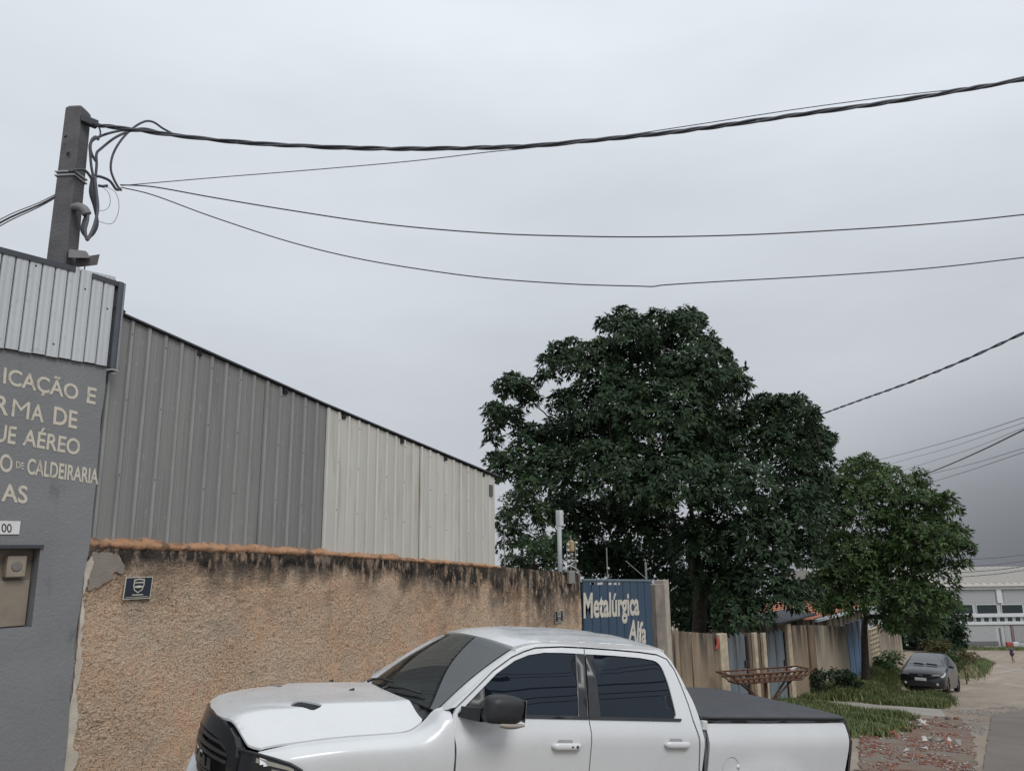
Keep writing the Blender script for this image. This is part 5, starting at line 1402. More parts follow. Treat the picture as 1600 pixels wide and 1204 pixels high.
rect('base_panel', 1568, 974, 1578, 1003, simple('far_base_grey', (.36, .37, .38), .7), -.05, -.004)
rect('doorway', 1560.5, 980, 1566.5, 1008, simple('far_door', (.17, .165, .155), .7), -.08, -.004)
rect('plinth', 1440, 1002.5, 1560, 1007, simple('far_plinth', (.14, .14, .14), .8), -.12, -.06)
dk = rect('loading_door', 1582, 975, 1640, 1002, simple('far_door_grey', (.30, .30, .31), .7), -.06, -.004)
rect('door_frame', 1580.5, 973.8, 1582, 1003, simple('far_red_frame', (.20, .13, .125), .6), -.14, -.061, dk); rect('door_frame', 1582.2, 973.8, 1640, 975, MATS['far_red_frame'], -.14, -.061, dk)
p_ = FB(1589, 1003, -.8)
o = empty('barrier', (p_.x, p_.y, gz(p_.x, p_.y)), 'red and white barrier before the white building', 'barrier', rot=(0, 0, R(PSI - 90)))
for i in range(2): MB().box(-1.4 + i * .8, -.65 + i * .8, -.2, .2, 0, .7, .08).build('barrier_block', simple('barrier_red', (.36, .07, .05), .6) if i % 2 == 0 else WHP, o)
# ------------------------------------------------------------------ trees
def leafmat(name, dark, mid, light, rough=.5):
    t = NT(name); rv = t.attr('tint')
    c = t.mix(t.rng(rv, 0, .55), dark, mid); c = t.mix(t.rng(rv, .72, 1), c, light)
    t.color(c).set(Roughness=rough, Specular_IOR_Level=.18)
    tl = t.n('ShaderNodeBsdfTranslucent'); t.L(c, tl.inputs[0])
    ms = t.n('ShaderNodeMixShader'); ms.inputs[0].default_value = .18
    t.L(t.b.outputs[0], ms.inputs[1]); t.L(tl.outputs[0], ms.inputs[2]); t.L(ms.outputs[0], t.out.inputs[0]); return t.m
LEAF_A = leafmat('leaf_dark_glossy', (.022, .042, .026), (.042, .072, .038), (.11, .15, .05), .5)
LEAF_B = leafmat('leaf_mid_green', (.034, .066, .025), (.064, .108, .039), (.16, .20, .07))
LEAF_C = leafmat('leaf_dark_small', (.016, .032, .018), (.028, .050, .026), (.055, .085, .035))
BARK = simple('bark', (.055, .043, .034), .95, var=.4, vscale=8, bump=.6, bscale=30)
BARKP = simple('bark_pale', (.12, .10, .08), .95, var=.4, vscale=8, bump=.6, bscale=30)
def unit(a): return a / (np.linalg.norm(a, axis=-1, keepdims=True) + 1e-9)
def leaves(C, Nn, per, L, Wd, droop=.35, spread=.9, tint0=None):
    """rosettes: centres C (n,3), axes Nn (n,3) -> V,F,tint ; each leaf a folded rhombus of two quads"""
    n = len(C); m = n * per
    c = np.repeat(C, per, 0); ax = np.repeat(Nn, per, 0)
    rv = unit(rng.normal(size=(m, 3))); tang = unit(rv - ax * (rv * ax).sum(1, keepdims=True))
    k = rng.uniform(.15, .75, (m, 1))
    d = unit(ax * k + tang * spread); d[:, 2] -= droop * rng.uniform(.3, 1.0, m); d = unit(d)
    l = L * rng.uniform(.65, 1.2, (m, 1)); w = Wd * rng.uniform(.75, 1.2, (m, 1))
    up = unit(ax + .35 * rng.normal(size=(m, 3))); s = unit(np.cross(d, up)); nn = np.cross(s, d)
    base = c + d * .03
    mid = base + d * l * .5 + nn * l * .05; tip = base + d * l - np.array([0, 0, 1]) * l * .14
    V = np.stack([base, mid + s * w * .5 - nn * w * .12, tip, mid - s * w * .5 - nn * w * .12], 1).reshape(-1, 3)
    I = np.arange(m)[:, None] * 4
    F = np.concatenate([I + [0, 1, 2], I + [0, 2, 3]], 1).reshape(-1, 3)
    tt = np.repeat(np.clip((rng.random(n) if tint0 is None else tint0)[:, None].repeat(per, 1).ravel() * .65 + rng.random(m) * .35, 0, 1), 4)
    return V, F, tt
def crown_obj(name, parts, m, parent):
    Vs, Fs, Ts = [], [], []; b = 0
    for V, F, T in parts: Vs.append(V); Fs.append(F + b); Ts.append(T); b += len(V)
    me = np_mesh(name, np.concatenate(Vs), np.concatenate(Fs))
    a = me.attributes.new('tint', 'FLOAT', 'POINT'); a.data.foreach_set('value', np.concatenate(Ts).astype(np.float32))
    return link(name, me, m, parent)
def lobe_points(c, r, n, inner=.25, squash=.85):
    d = unit(rng.normal(size=(n, 3))); d[:, 2] = np.where(d[:, 2] < -.5, -d[:, 2], d[:, 2]); d = unit(d)
    lump = np.array([1 + .22 * noise.noise((q[0] * 2.4 + c[0], q[1] * 2.4 + c[1], q[2] * 2.4 + c[2])) + .12 * noise.noise((q[0] * 6 + c[0], q[1] * 6, q[2] * 6 + c[2])) for q in d])
    rad = r * lump * np.where(rng.random(n) < inner, rng.uniform(.35, .9, n), rng.uniform(.88, 1.06, n))
    P = np.array(c) + d * rad[:, None] * np.array([1, 1, squash]); ax = unit(d + np.array([0, 0, .45]) + .3 * rng.normal(size=(n, 3)))
    return P, ax
def limb(a, b, r0, r1, wob=.25, n=7):
    a, b = Vector(a), Vector(b); L = (b - a).length; pts = []; sd_ = random.random() * 100
    for i in range(n + 1):
        f_ = i / n; p = a.lerp(b, f_); p.z += L * .10 * math.sin(math.pi * f_)
        p += Vector((noise.noise((f_ * 3, sd_, 0)), noise.noise((f_ * 3, sd_, 5)), noise.noise((f_ * 3, sd_, 9)))) * wob * L * .35 * math.sin(math.pi * f_)
        pts.append(p)
    return pts, [r0 + (r1 - r0) * i / n for i in range(n + 1)]
def tree(name, label, base, fork, lobes, mleaf, mbark, L, Wd, per, density, r0, droop=.35, group=None, inner=.25, tint_hi=.12, squash=.85, twigs=3):
    e_ = empty(name, base, label, 'tree', group); B = np.array(base)
    parts = []; wood = MB()
    pts, rr = limb((0, 0, -.3), Vector(fork) - Vector(base), r0, r0 * .62, .12); wood.tube(pts, rr, 9)
    fk = pts[-1]
    # branch order: lobes near the fork first
    centres = [Vector(q[0]) - Vector(base) for q in lobes]
    done = []
    for (c, r), cl in sorted(zip(lobes, centres), key=lambda q: (q[1] - fk).length):
        src = fk; best = (cl - fk).length
        for d_ in done:
            if (d_[0] - cl).length < best * .75 and (d_[0] - fk).length < (cl - fk).length: src = d_[0]; best = (d_[0] - cl).length
        rb = max(.025, r0 * .42 * (1 - .06 * (cl - fk).length)) * (.6 if src is not fk else 1)
        p_, q_ = limb(src, cl, rb, rb * .4, .3); wood.tube(p_, q_, 6); done.append((cl, r))
        for k in range(twigs + int(r * 2)):
            d = unit(rng.normal(size=3)); d[2] = abs(d[2]) * .6
            p2, q2 = limb(cl * .8 + p_[-3] * .2, cl + Vector(d) * r * .9, rb * .3, .012, .3, 4); wood.tube(p2, q2, 4, False)
        n = int(density * 4 * math.pi * r * r)
        P, ax = lobe_points(np.array(c) - B, r, n, inner, squash)
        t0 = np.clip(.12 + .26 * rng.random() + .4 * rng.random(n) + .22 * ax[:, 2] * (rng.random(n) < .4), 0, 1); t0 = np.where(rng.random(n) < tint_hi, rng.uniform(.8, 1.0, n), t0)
        parts.append(leaves(P, ax, per, L, Wd, droop, tint0=t0))
    wood.build('trunk', mbark, e_, True)
    cr = crown_obj('crown', parts, mleaf, e_); cr['kind'] = 'stuff'
    return e_
def lob(pix, d0, dj, sc=1.0):
    out = []
    for q in pix:
        px, py, r = q[:3]; dd = d0 + (q[3] if len(q) > 3 else rng.uniform(-dj, dj))
        p = AT(px, py, dd); out.append((tuple(p), r / FPX * dd * sc * .88))
    return out
# large dark glossy-leaved tree behind the gate
D0 = 26.5
b0 = AT(1090, 985, 26.5); b0 = Vector((b0.x, b0.y, gz(b0.x, b0.y))); fk0 = AT(1085, 840, 26.3)
big = [(985, 530, 48), (1065, 525, 45), (1010, 580, 75), (1090, 590, 68), (930, 570, 50), (885, 570, 32), (950, 640, 75), (885, 632, 32), (1040, 660, 85, -2.2), (1120, 620, 42),
       (1130, 690, 70), (805, 615, 27), (830, 625, 18), (790, 660, 36), (835, 695, 42), (800, 735, 42), (870, 745, 60, -1.5), (960, 745, 75, -2.5), (1060, 760, 80, -3), (1150, 770, 70, -2),
       (1200, 650, 36), (1245, 655, 34), (1215, 700, 48), (1262, 690, 30), (1250, 740, 52), (1270, 780, 34), (1240, 810, 62, -1), (1180, 850, 65, -2), (1100, 850, 60, -1.5), (1010, 835, 58, 1.5), (930, 815, 50, 2),
       (880, 800, 40, 2), (1250, 865, 42), (1190, 910, 50, -2), (1228, 938, 32, -2), (1255, 930, 26, -1.5), (1180, 955, 26, -2.5), (1130, 910, 50, -1), (1150, 970, 38, -2.5), (1080, 930, 50, 2.5), (1030, 890, 45, 3), (970, 880, 40, 3.5), (1075, 980, 30, 1.5), (1110, 975, 36, 2), (905, 855, 42, 3), (950, 880, 42, 3.5), (985, 915, 34, 3.5), (915, 890, 30, 3), (1000, 790, 60, 1), (1090, 700, 70, 1), (960, 690, 70, 1), (880, 690, 50, 1)] + [(x_, y_, 15 + (x_ % 5)) for x_, y_ in ((948, 508), (972, 492), (996, 508), (1022, 498), (1045, 500), (1070, 492), (1092, 505), (1108, 538), (1128, 560), (1142, 585), (1158, 604), (870, 545), (895, 538), (855, 565), (858, 590), (788, 604), (800, 592), (824, 606), (768, 642), (770, 690), (776, 720), (1172, 640), (1190, 628), (1220, 630), (1245, 628), (1262, 648), (1272, 672), (1288, 690), (1284, 715), (1280, 745), (940, 540), (1010, 530))]
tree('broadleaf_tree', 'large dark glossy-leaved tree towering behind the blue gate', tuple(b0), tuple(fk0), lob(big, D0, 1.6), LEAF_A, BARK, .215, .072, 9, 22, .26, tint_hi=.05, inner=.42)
# paler small-leaved tree by the shed end
b1 = AT(835, 960, 23); b1 = Vector((b1.x, b1.y, gz(b1.x, b1.y)))
tree('small_leaved_tree', 'thin paler small-leaved tree between the shed end and plate pole', tuple(b1), tuple(AT(830, 890, 23)), lob([(815, 790, 36), (850, 810, 34), (805, 845, 34), (845, 860, 36), (880, 850, 28), (800, 880, 22), (825, 760, 26), (795, 815, 26), (860, 885, 26), (825, 890, 26)], 23.5, .8), leafmat('leaf_mid_small', (.022, .044, .022), (.044, .076, .034), (.13, .17, .06)), BARK, .15, .05, 8, 34, .10, .5, inner=.6, tint_hi=.06)  # own leaf greens, between the dark and mid leaf materials
# street tree in front of the pale wall
b2 = G(1351, 1064)
d2 = b2.length
street = [(1345, 750, 40), (1310, 770, 32), (1385, 765, 38), (1350, 800, 48, -1), (1440, 765, 20), (1440, 742, 11), (1355, 722, 16), (1330, 728, 14), (1375, 735, 14), (1395, 740, 12), (1480, 780, 14), (1500, 830, 12), (1510, 858, 10), (1505, 885, 12), (1430, 800, 42), (1470, 800, 28), (1475, 840, 30), (1495, 855, 22), (1440, 850, 48, -1), (1390, 830, 42), (1300, 825, 36), (1330, 870, 48, -1), (1395, 890, 45), (1450, 900, 42), (1300, 900, 34), (1290, 860, 26), (1360, 930, 42, -1), (1420, 940, 40), (1470, 945, 28), (1320, 950, 30, -1.2), (1278, 948, 22, -1), (1285, 915, 28, -.5), (1300, 940, 22, -1), (1345, 905, 40), (1385, 870, 40), (1425, 860, 36), (1400, 975, 26), (1445, 980, 26)]
tree('street_tree', 'smaller green street tree with forked trunk beside the parked hatchback', tuple(b2), tuple(AT(1352, 965, d2)), lob(street, d2, 1.2), LEAF_B, BARK, .20, .065, 8, 19, .15, .35, tint_hi=.10, inner=.45)
# dark tree and shrubs behind the car
def bush(name, label, pix, d0, m, L, Wd, per, dens_, basepx, group='trees and shrubs at the bend', dj=.8):
    b = AT(*basepx, d0); b = Vector((b.x, b.y, gz(b.x, b.y)))
    if d0 < 40: b = G(*basepx); d0 = b.length
    return tree(name, label, tuple(b), tuple(b + Vector((0, 0, .12))), lob(pix, d0, dj), m, BARK, L, Wd, per, dens_ * 1.7, .05, .3, group, .5, .05)
bush('dense_tree', 'dense dark tree filling the gap behind the parked hatchback', [(1400, 960, 40), (1440, 950, 42), (1410, 1000, 34), (1450, 995, 34), (1480, 960, 28), (1385, 1000, 24), (1480, 1000, 20), (1495, 985, 14)], 46, LEAF_C, .24, .085, 7, 9, (1430, 1030))
bush('leafy_shrub', 'dark rounded shrub against the far white building', [(1480, 985, 18), (1492, 1000, 14), (1470, 1000, 16), (1500, 1010, 8)], 58, LEAF_C, .3, .11, 7, 8, (1482, 1020))
bush('leafy_shrub', 'bright green leafy shrub directly right of the parked hatchback', [(1480, 1028, 12), (1492, 1036, 10), (1476, 1040, 9), (1486, 1048, 8)], 39, LEAF_B, .2, .06, 7, 14, (1484, 1052), dj=.4)
bush('leafy_shrub', 'yellowish weedy shrub behind the hatchback roof', [(1462, 1015, 12), (1450, 1010, 10), (1474, 1010, 10), (1470, 1022, 8)], 44, leafmat('leaf_olive', (.06, .06, .025), (.10, .095, .04), (.18, .15, .06)), .2, .05, 7, 12, (1462, 1030), dj=.4)
bush('leafy_shrub', 'low shrub at the foot of the wall left of the hatchback', [(1385, 1030, 12), (1400, 1025, 10), (1378, 1042, 12), (1392, 1042, 10), (1372, 1035, 8)], 35, LEAF_B, .16, .05, 7, 14, (1386, 1052), dj=.3)
bush('leafy_shrub', 'low hedge shrub along the pale wall, left half', [(1268, 1062, 14), (1280, 1056, 12), (1292, 1060, 13), (1276, 1072, 12), (1262, 1076, 9)], 26.5, LEAF_C, .13, .045, 7, 18, (1278, 1084), dj=.2)
bush('leafy_shrub', 'low hedge shrub along the pale wall, beside the tree trunk', [(1306, 1056, 13), (1320, 1058, 13), (1333, 1062, 12), (1312, 1070, 12), (1330, 1072, 10), (1342, 1072, 8)], 28, LEAF_C, .13, .045, 7, 18, (1318, 1082), dj=.2)
bush('leafy_shrub', 'tall weeds by the road edge right of the hatchback', [(1510, 1030, 9), (1500, 1022, 9), (1520, 1026, 7), (1506, 1040, 7)], 46, leafmat('leaf_dry', (.09, .085, .04), (.13, .12, .06), (.22, .18, .09)), .22, .04, 7, 12, (1508, 1046), dj=.4)
# greenery filling the lots behind the walls (seen through the big tree's lower gaps)
bush('leafy_shrub', 'dark undergrowth behind the gate post under the large tree', [(1060, 960, 40), (1110, 965, 40), (1160, 965, 36), (1200, 960, 30), (1085, 930, 36), (1140, 930, 36)], 31, LEAF_C, .25, .08, 7, 9, (1120, 1010), dj=1.0)
# ------------------------------------------------------------------ grass
t = NT('grass_blade'); rv = t.attr('tint'); c = t.mix(rv, (.060, .095, .026), (.19, .20, .075)); c = t.mix(t.rng(rv, .8, 1), c, (.36, .30, .16)); t.color(c).set(Roughness=.7); GRM = t.m
t = NT('turf_soil'); c = t.mix(t.noise(2.5, 6), (.10, .10, .045), (.20, .175, .10)); c = t.mix(t.noise(9, 5, lo=.55, hi=.7), c, (.20, .17, .12)); t.color(c).set(Roughness=.95).bump(t.noise(30, 5), .8, .03); TURF = t.m
def grass(label, pix, n, h, tuft=.5, name='grass_patch', edge=.12, poly=None):
    poly = poly or jag(gpoly(pix), edge, .25, len(label)); A = np.array(poly); lo, hi = A.min(0), A.max(0)
    so = sheet('turf', TURF, poly, .010, .3)
    Pn = rng.uniform(lo, hi, (n * 5, 2)); Pn = Pn[pip(Pn, poly)][:n * 2]
    keep = np.array([noise.noise((p[0] * 1.3, p[1] * 1.3, 4)) + .5 * noise.noise((p[0] * 4, p[1] * 4, 8)) for p in Pn]) > -.08
    Pn = Pn[keep][:n]; m = len(Pn); Pn = Pn + rng.normal(scale=.14, size=Pn.shape)
    z = np.array([gz(*p) for p in Pn]); hh = h * rng.uniform(.4, 1.3, m) * np.array([1 + .7 * noise.noise((p[0] * .9, p[1] * .9, 2)) for p in Pn])
    d = rng.normal(size=(m, 2)); d /= np.linalg.norm(d, axis=1, keepdims=True); w = .012 + .02 * rng.random(m)
    b = np.column_stack([Pn, z]); sdir = np.column_stack([-d[:, 1], d[:, 0], np.zeros(m)])
    tip = b + np.column_stack([d * (hh * rng.uniform(.1, .8, m))[:, None], hh])
    V = np.stack([b - sdir * w[:, None], b + sdir * w[:, None], tip], 1).reshape(-1, 3); F = np.arange(m * 3).reshape(-1, 3)
    T = np.repeat(np.clip(rng.random(m) * .7 + .3 * np.array([noise.noise((p[0] * .6, p[1] * .6, 6)) for p in Pn]), 0, 1), 3)
    me = np_mesh(name, V, F); a = me.attributes.new('tint', 'FLOAT', 'POINT'); a.data.foreach_set('value', T.astype(np.float32))
    setp(link(name, me, GRM), label, 'grass', kind='stuff')
grass('rough grass strip under the street tree and before the hatchback', [(1250, 1078), (1345, 1066), (1400, 1070), (1484, 1092), (1470, 1106), (1400, 1101), (1300, 1095), (1248, 1093)], 26000, .16)
grass('thin grass between the concrete path and the rubble', [(1205, 1092), (1260, 1099), (1340, 1109), (1420, 1118), (1405, 1140), (1370, 1152), (1300, 1150), (1240, 1125)], 20000, .13)
grass('overgrown verge right of the hatchback along the dirt road', [(1490, 1062), (1538, 1058), (1542, 1046), (1552, 1036), (1540, 1029), (1512, 1028), (1488, 1042)], 16000, .28)
grass('low grass at the wall foot left of the hatchback', [(1357, 1050), (1400, 1046), (1404, 1060), (1360, 1058)], 5000, .22)
grass('grass margin before the white building', None, 3000, .35, edge=.02, poly=[((q.x, q.y)) for q in (FB(1440, 1000, -5), FB(1640, 1000, -5), FB(1640, 1000, -1), FB(1440, 1000, -1))])

# overgrown lots behind the walls
t = NT('lot_weeds'); c = t.mix(t.noise(.5, 6), (.045, .065, .022), (.11, .115, .045)); c = t.mix(t.noise(3, 6, lo=.5, hi=.7), c, (.18, .15, .10)); t.color(c).set(Roughness=.95).bump(t.noise(12, 6), 1.0, .08)
sheet('lot_ground', t.m, [(13.2, 9.3), (46, 9.3), (90, 26), (88, 90), (30, 90), (11, 40), (11, 15)], .03, 2.2)
# ------------------------------------------------------------------ parked dark hatchback (local x rearwards, y across, z up)
cf = G(1441, 1082)
car = empty('parked_hatchback', cf, 'dark grey hatchback parked on the verge facing the camera', 'car')
cyaw = R(1.5)
ca_ = Vector((math.cos(cyaw), math.sin(cyaw), -.106)).normalized(); cb_ = Vector((-math.sin(cyaw), math.cos(cyaw), 0)); cc_ = ca_.cross(cb_)
cf2 = cf + cb_ * 0.0
car.matrix_world = Matrix(((ca_.x, cb_.x, cc_.x, cf2.x), (ca_.y, cb_.y, cc_.y, cf2.y), (ca_.z, cb_.z, cc_.z, cf2.z), (0, 0, 0, 1)))
t = NT('dark_grey_paint'); t.color((.018, .02, .024)).set(Roughness=.3, Metallic=.2, Coat_Weight=.5); CP = t.m
CS = [ # x, [(y,z) centre top -> sill]
 (0.00, [(0, .66), (.30, .655), (.55, .63), (.66, .58), (.68, .50), (.66, .35), (.60, .24)]),
 (0.06, [(0, .74), (.35, .73), (.62, .70), (.74, .62), (.76, .50), (.74, .33), (.68, .20)]),
 (0.25, [(0, .84), (.38, .83), (.66, .79), (.80, .68), (.815, .52), (.81, .34), (.76, .18)]),
 (0.60, [(0, .93), (.40, .925), (.68, .88), (.81, .76), (.835, .56), (.83, .36), (.78, .17)]),
 (0.98, [(0, .99), (.42, .985), (.69, .945), (.82, .82), (.84, .58), (.835, .36), (.79, .17)]),
 (1.55, [(0, 1.30), (.42, 1.285), (.60, 1.22), (.77, .97), (.84, .62), (.84, .36), (.80, .17)]),
 (1.95, [(0, 1.44), (.40, 1.425), (.565, 1.36), (.78, .97), (.84, .62), (.84, .36), (.80, .17)]),
 (2.50, [(0, 1.47), (.40, 1.455), (.555, 1.39), (.785, .98), (.84, .64), (.84, .36), (.80, .17)]),
 (3.20, [(0, 1.44), (.38, 1.425), (.54, 1.36), (.77, 1.02), (.83, .68), (.83, .38), (.79, .18)]),
 (3.60, [(0, 1.32), (.36, 1.30), (.53, 1.24), (.72, 1.02), (.79, .70), (.79, .40), (.74, .22)]),
 (3.85, [(0, 1.02), (.36, 1.01), (.58, .98), (.68, .88), (.72, .66), (.70, .40), (.64, .26)]),
 (3.92, [(0, .80), (.34, .79), (.52, .77), (.60, .70), (.62, .58), (.60, .42), (.56, .32)])]
KS = [0, .2, .36, .56, .74, .88, 1]
def cpt(x, u, off=0.0, sg=1):
    ys_ = [pch(x, [(s_[0], s_[1][k][0]) for s_ in CS]) for k in range(7)]; zs_ = [pch(x, [(s_[0], s_[1][k][1]) for s_ in CS]) for k in range(7)]
    y = pch(u, list(zip(KS, ys_))); z = pch(u, list(zip(KS, zs_)))
    return Vector((x, sg * max(0, y), z))
def cpo(x, u, off, sg):
    p = cpt(x, u, 0, sg); a = cpt(x + .02, u, 0, sg) - cpt(x - .02, u, 0, sg); b = cpt(x, min(1, u + .02), 0, sg) - cpt(x, max(0, u - .02), 0, sg)
    n = a.cross(b)
    if n.length < 1e-9: return p
    n.normalize(); 
    if n.dot(p - Vector((2, 0, .6))) < 0: n = -n
    return p + n * off
us = list(np.linspace(0, 1, 21)); xs_ = list(np.linspace(0, .3, 7)) + list(np.linspace(.36, 3.9, 50)) + [3.92]
full = [[cpt(x, u, 0, -1) for u in us[::-1]] + [cpt(x, u, 0, 1) for u in us[1:]] for x in xs_]
mb = MB().grid(full); nf_ = len(full[0]); mb.f += [tuple(range(nf_)), tuple(len(mb.v) - nf_ + i for i in range(nf_))[::-1]]
mb.f = [f for f in mb.f if len(f) > 4 or not any(math.hypot(np.mean([mb.v[i][0] for i in f]) - wx, np.mean([mb.v[i][2] for i in f]) - .29) < .33 and abs(mb.v[f[0]][1]) > .5 for wx in (.72, 3.22))]
cbody = mb.build('body', CP, car, True, True)
def cpatch(name, x0, x1, u0, u1, m, sg=(-1, 1), off=.006, nx_=8, nu=6, skew=None, par=None):
    for s_ in sg:
        P = []
        for i in range(nx_ + 1):
            row = []
            for j in range(nu + 1):
                u = u0 + (u1 - u0) * j / nu; f_ = i / nx_; a, b = (x0, x1) if skew is None else (x0 + skew[0] * j / nu, x1 + skew[1] * j / nu)
                row.append(cpo(a + (b - a) * f_, u, off, s_))
            P.append(row)
        MB().grid(P).build(name, m, par or car, True, True)
P = [[cpo(x, u, .007, s_) for (u, s_) in [(q, -1) for q in np.linspace(.30, 0, 7)] + [(q, 1) for q in np.linspace(.05, .30, 6)]] for x in np.linspace(1.06, 1.84, 9)]
t = NT('hatch_windscreen'); t.color((.03, .036, .04)).set(Roughness=.02, IOR=2.2); HG = t.m
MB().grid(P).build('windscreen', HG, car, True, True)
cpatch('side_window', 1.50, 2.35, .40, .535, GLASS, skew=(-.22, 0)); cpatch('side_window', 2.42, 3.35, .40, .535, GLASS, skew=(0, .12))
MB().grid([[cpo(x, u, .007, s_) for (u, s_) in [(q, -1) for q in np.linspace(.30, 0, 6)] + [(q, 1) for q in np.linspace(.06, .30, 5)]] for x in np.linspace(3.38, 3.74, 5)]).build('rear_window', GLASS, car, True, True)
# face: grille, bumper intake, lamps, plate, emblem
def front(name, pts, m, x=-.028, par=None, bulge=.03):
    mb = MB(); fan = []
    P = []
    n = 12
    for i in range(n + 1):
        y = pts[0] + (pts[1] - pts[0]) * i / n; z0_ = lerp_t(abs(y), pts[2]); z1_ = lerp_t(abs(y), pts[3]); xx_ = x + bulge * (abs(y) / .66) ** 2.5
        P.append([(xx_ - .004, y, z0_), (xx_ - .014, y, (z0_ + z1_) / 2), (xx_ - .004, y, z1_)])
    return mb.grid(P).build(name, m, par or car, True, True)
front('upper_grille', (-.36, .36, [(0, .615), (.36, .655)], [(0, .675), (.36, .685)]), GLBK, -.034)
front('bumper_bar', (-.62, .62, [(0, .50), (.40, .53), (.62, .60)], [(0, .60), (.36, .645), (.62, .66)]), CP, -.030)
front('lower_intake', (-.46, .46, [(0, .25), (.46, .30)], [(0, .47), (.30, .47), (.46, .40)]), BLKP, -.030)
front('number_plate', (-.20, .20, [(0, .445), (.2, .445)], [(0, .555), (.2, .555)]), simple('plate_grey', (.50, .51, .52), .5), -.052, bulge=0)
em = front('front_emblem', (-.075, .075, [(0, .622), (.05, .630), (.075, .645)], [(0, .668), (.05, .660), (.075, .647)]), CHR, -.046, bulge=0)
for s_ in (-1, 1):
    P = []
    for f_ in np.linspace(0, 1, 8):
        x = .035 + .46 * f_; u0, u1 = .50 - .02 * f_, .60 - .08 * f_
        P.append([cpo(x, u, .010, s_) for u in np.linspace(u0, u1, 4)])
    mb = MB(); mb.grid(P)
    mb.grid([[(-.022 + .05 * f_, s_ * (.40 + .26 * f_), z) for z in (.615 + .05 * f_, .65 + .04 * f_, .68 + .03 * f_)] for f_ in np.linspace(0, 1, 6)])
    hl = mb.build('headlamp', simple('hatch_lamp', (.42, .43, .44), .12), car, True, True)
    MB().lathe([(0, -.012), (.045, -.01), (.055, .01)], (-.016, s_ * .55, .34), (1, 0, 0), 14).build('fog_lamp', simple('fog_lamp', (.35, .35, .34), .2), car, True)
    MB().hull8([(1.18, s_ * .82, .93), (1.30, s_ * .82, .93), (1.30, s_ * 1.0, .95), (1.20, s_ * 1.0, .95), (1.19, s_ * .82, 1.02), (1.30, s_ * .82, 1.02), (1.29, s_ * .98, 1.06), (1.20, s_ * .98, 1.06)]).build('door_mirror', CP, car, True, True)
    for wx in (.72, 3.22):
        wo = MB().lathe([(.18, 0), (.27, 0), (.29, .03), (.29, .16), (.27, .19), (.18, .19)], (wx, s_ * .64, .29), (0, s_, 0), 24).build('wheel', RUB, car, True, True)
        MB().lathe([(0, .16), (.05, .165), (.15, .15), (.19, .17), (.19, .0)], (wx, s_ * .64, .29), (0, s_, 0), 20).build('rim', simple('hatch_rim', (.30, .30, .31), .35, .6), wo, True, True)
    P = [[cpo(x, u, .008, s_) for u in np.linspace(.60, .68, 3)] for x in np.linspace(3.55, 3.83, 5)]
    MB().grid(P).build('tail_lamp', MATS['red_lens'], car, True, True)
    a = cpo(2.2, .60, .02, s_); MB().box(a.x - .08, a.x + .08, a.y - .012, a.y + .012, a.z - .015, a.z + .015, .006).build('door_handle', CP, car)
for (y0, y1) in ((-.62, -.02), (.02, .55)):
    MB().tube([cpo(1.02 + .05, .02 + abs(y0) * .3, .02, math.copysign(1, y0)), cpo(1.10, .02 + abs(y1) * .3, .02, math.copysign(1, y1))], .012, 5).build('wiper', BLKP, car)
MB().box(.3, 3.7, -.6, .6, .18, .3).build('underbody', BLACKHOLE, car)
MB().hull8([(1.1, -.6, .8), (1.5, -.6, .8), (1.5, .6, .8), (1.1, .6, .8), (1.15, -.6, .97), (1.5, -.6, .96), (1.5, .6, .96), (1.15, .6, .97)]).build('dashboard', INT, car)

# ------------------------------------------------------------------ distant pedestrian
pf = G(1583, 1034.5)
per = empty('person', pf, 'distant person in a purple top and dark shorts walking on the dirt road', 'person', rot=(0, 0, R(120)))
def skin(name, V, E, Rr, m, root=0):
    me = bpy.data.meshes.new(name); me.from_pydata(V, E, []); o = bpy.data.objects.new(name, me); COL.objects.link(o)
    md = o.modifiers.new('skin', 'SKIN'); sv = me.skin_vertices[0].data
    for i, r in enumerate(Rr): sv[i].radius = (r, r); sv[i].use_root = (i == root)
    o.modifiers.new('sub', 'SUBSURF').levels = 2
    bpy.context.view_layer.update(); dg = bpy.context.evaluated_depsgraph_get()
    m2 = bpy.data.meshes.new_from_object(o.evaluated_get(dg)); bpy.data.objects.remove(o); m2.shade_smooth()
    return link(name, m2, m, per)
SKIN = simple('skin_tone', (.22, .13, .09), .6)
V = [(0, 0, .92), (0, 0, 1.15), (.02, 0, 1.36), (.02, 0, 1.45), (.04, 0, 1.54), (.05, 0, 1.66),
     (0, .10, .88), (.10, .11, .48), (.06, .11, .07), (.18, .11, .03), (0, -.10, .88), (-.03, -.11, .48), (-.22, -.11, .10), (-.14, -.11, .03),
     (.01, .20, 1.36), (-.04, .25, 1.10), (.06, .26, .88), (.01, -.20, 1.36), (.0, -.26, 1.10), (.14, -.24, .92)]
E_ = [(0, 1), (1, 2), (2, 3), (3, 4), (4, 5), (0, 6), (6, 7), (7, 8), (8, 9), (0, 10), (10, 11), (11, 12), (12, 13), (2, 14), (14, 15), (15, 16), (2, 17), (17, 18), (18, 19)]
Rr = [.14, .13, .14, .06, .095, .085, .095, .06, .04, .035, .095, .06, .04, .035, .065, .045, .032, .065, .045, .032]
skin('body', V, E_, Rr, SKIN)
skin('shirt', [(0, 0, .98), (0, 0, 1.15), (.02, 0, 1.36), (.02, 0, 1.42), (.01, .20, 1.36), (-.02, .235, 1.2), (.01, -.20, 1.36), (.0, -.24, 1.2)], [(0, 1), (1, 2), (2, 3), (2, 4), (4, 5), (2, 6), (6, 7)], [.19, .175, .18, .085, .095, .08, .095, .08], simple('purple_shirt', (.055, .05, .17), .85))
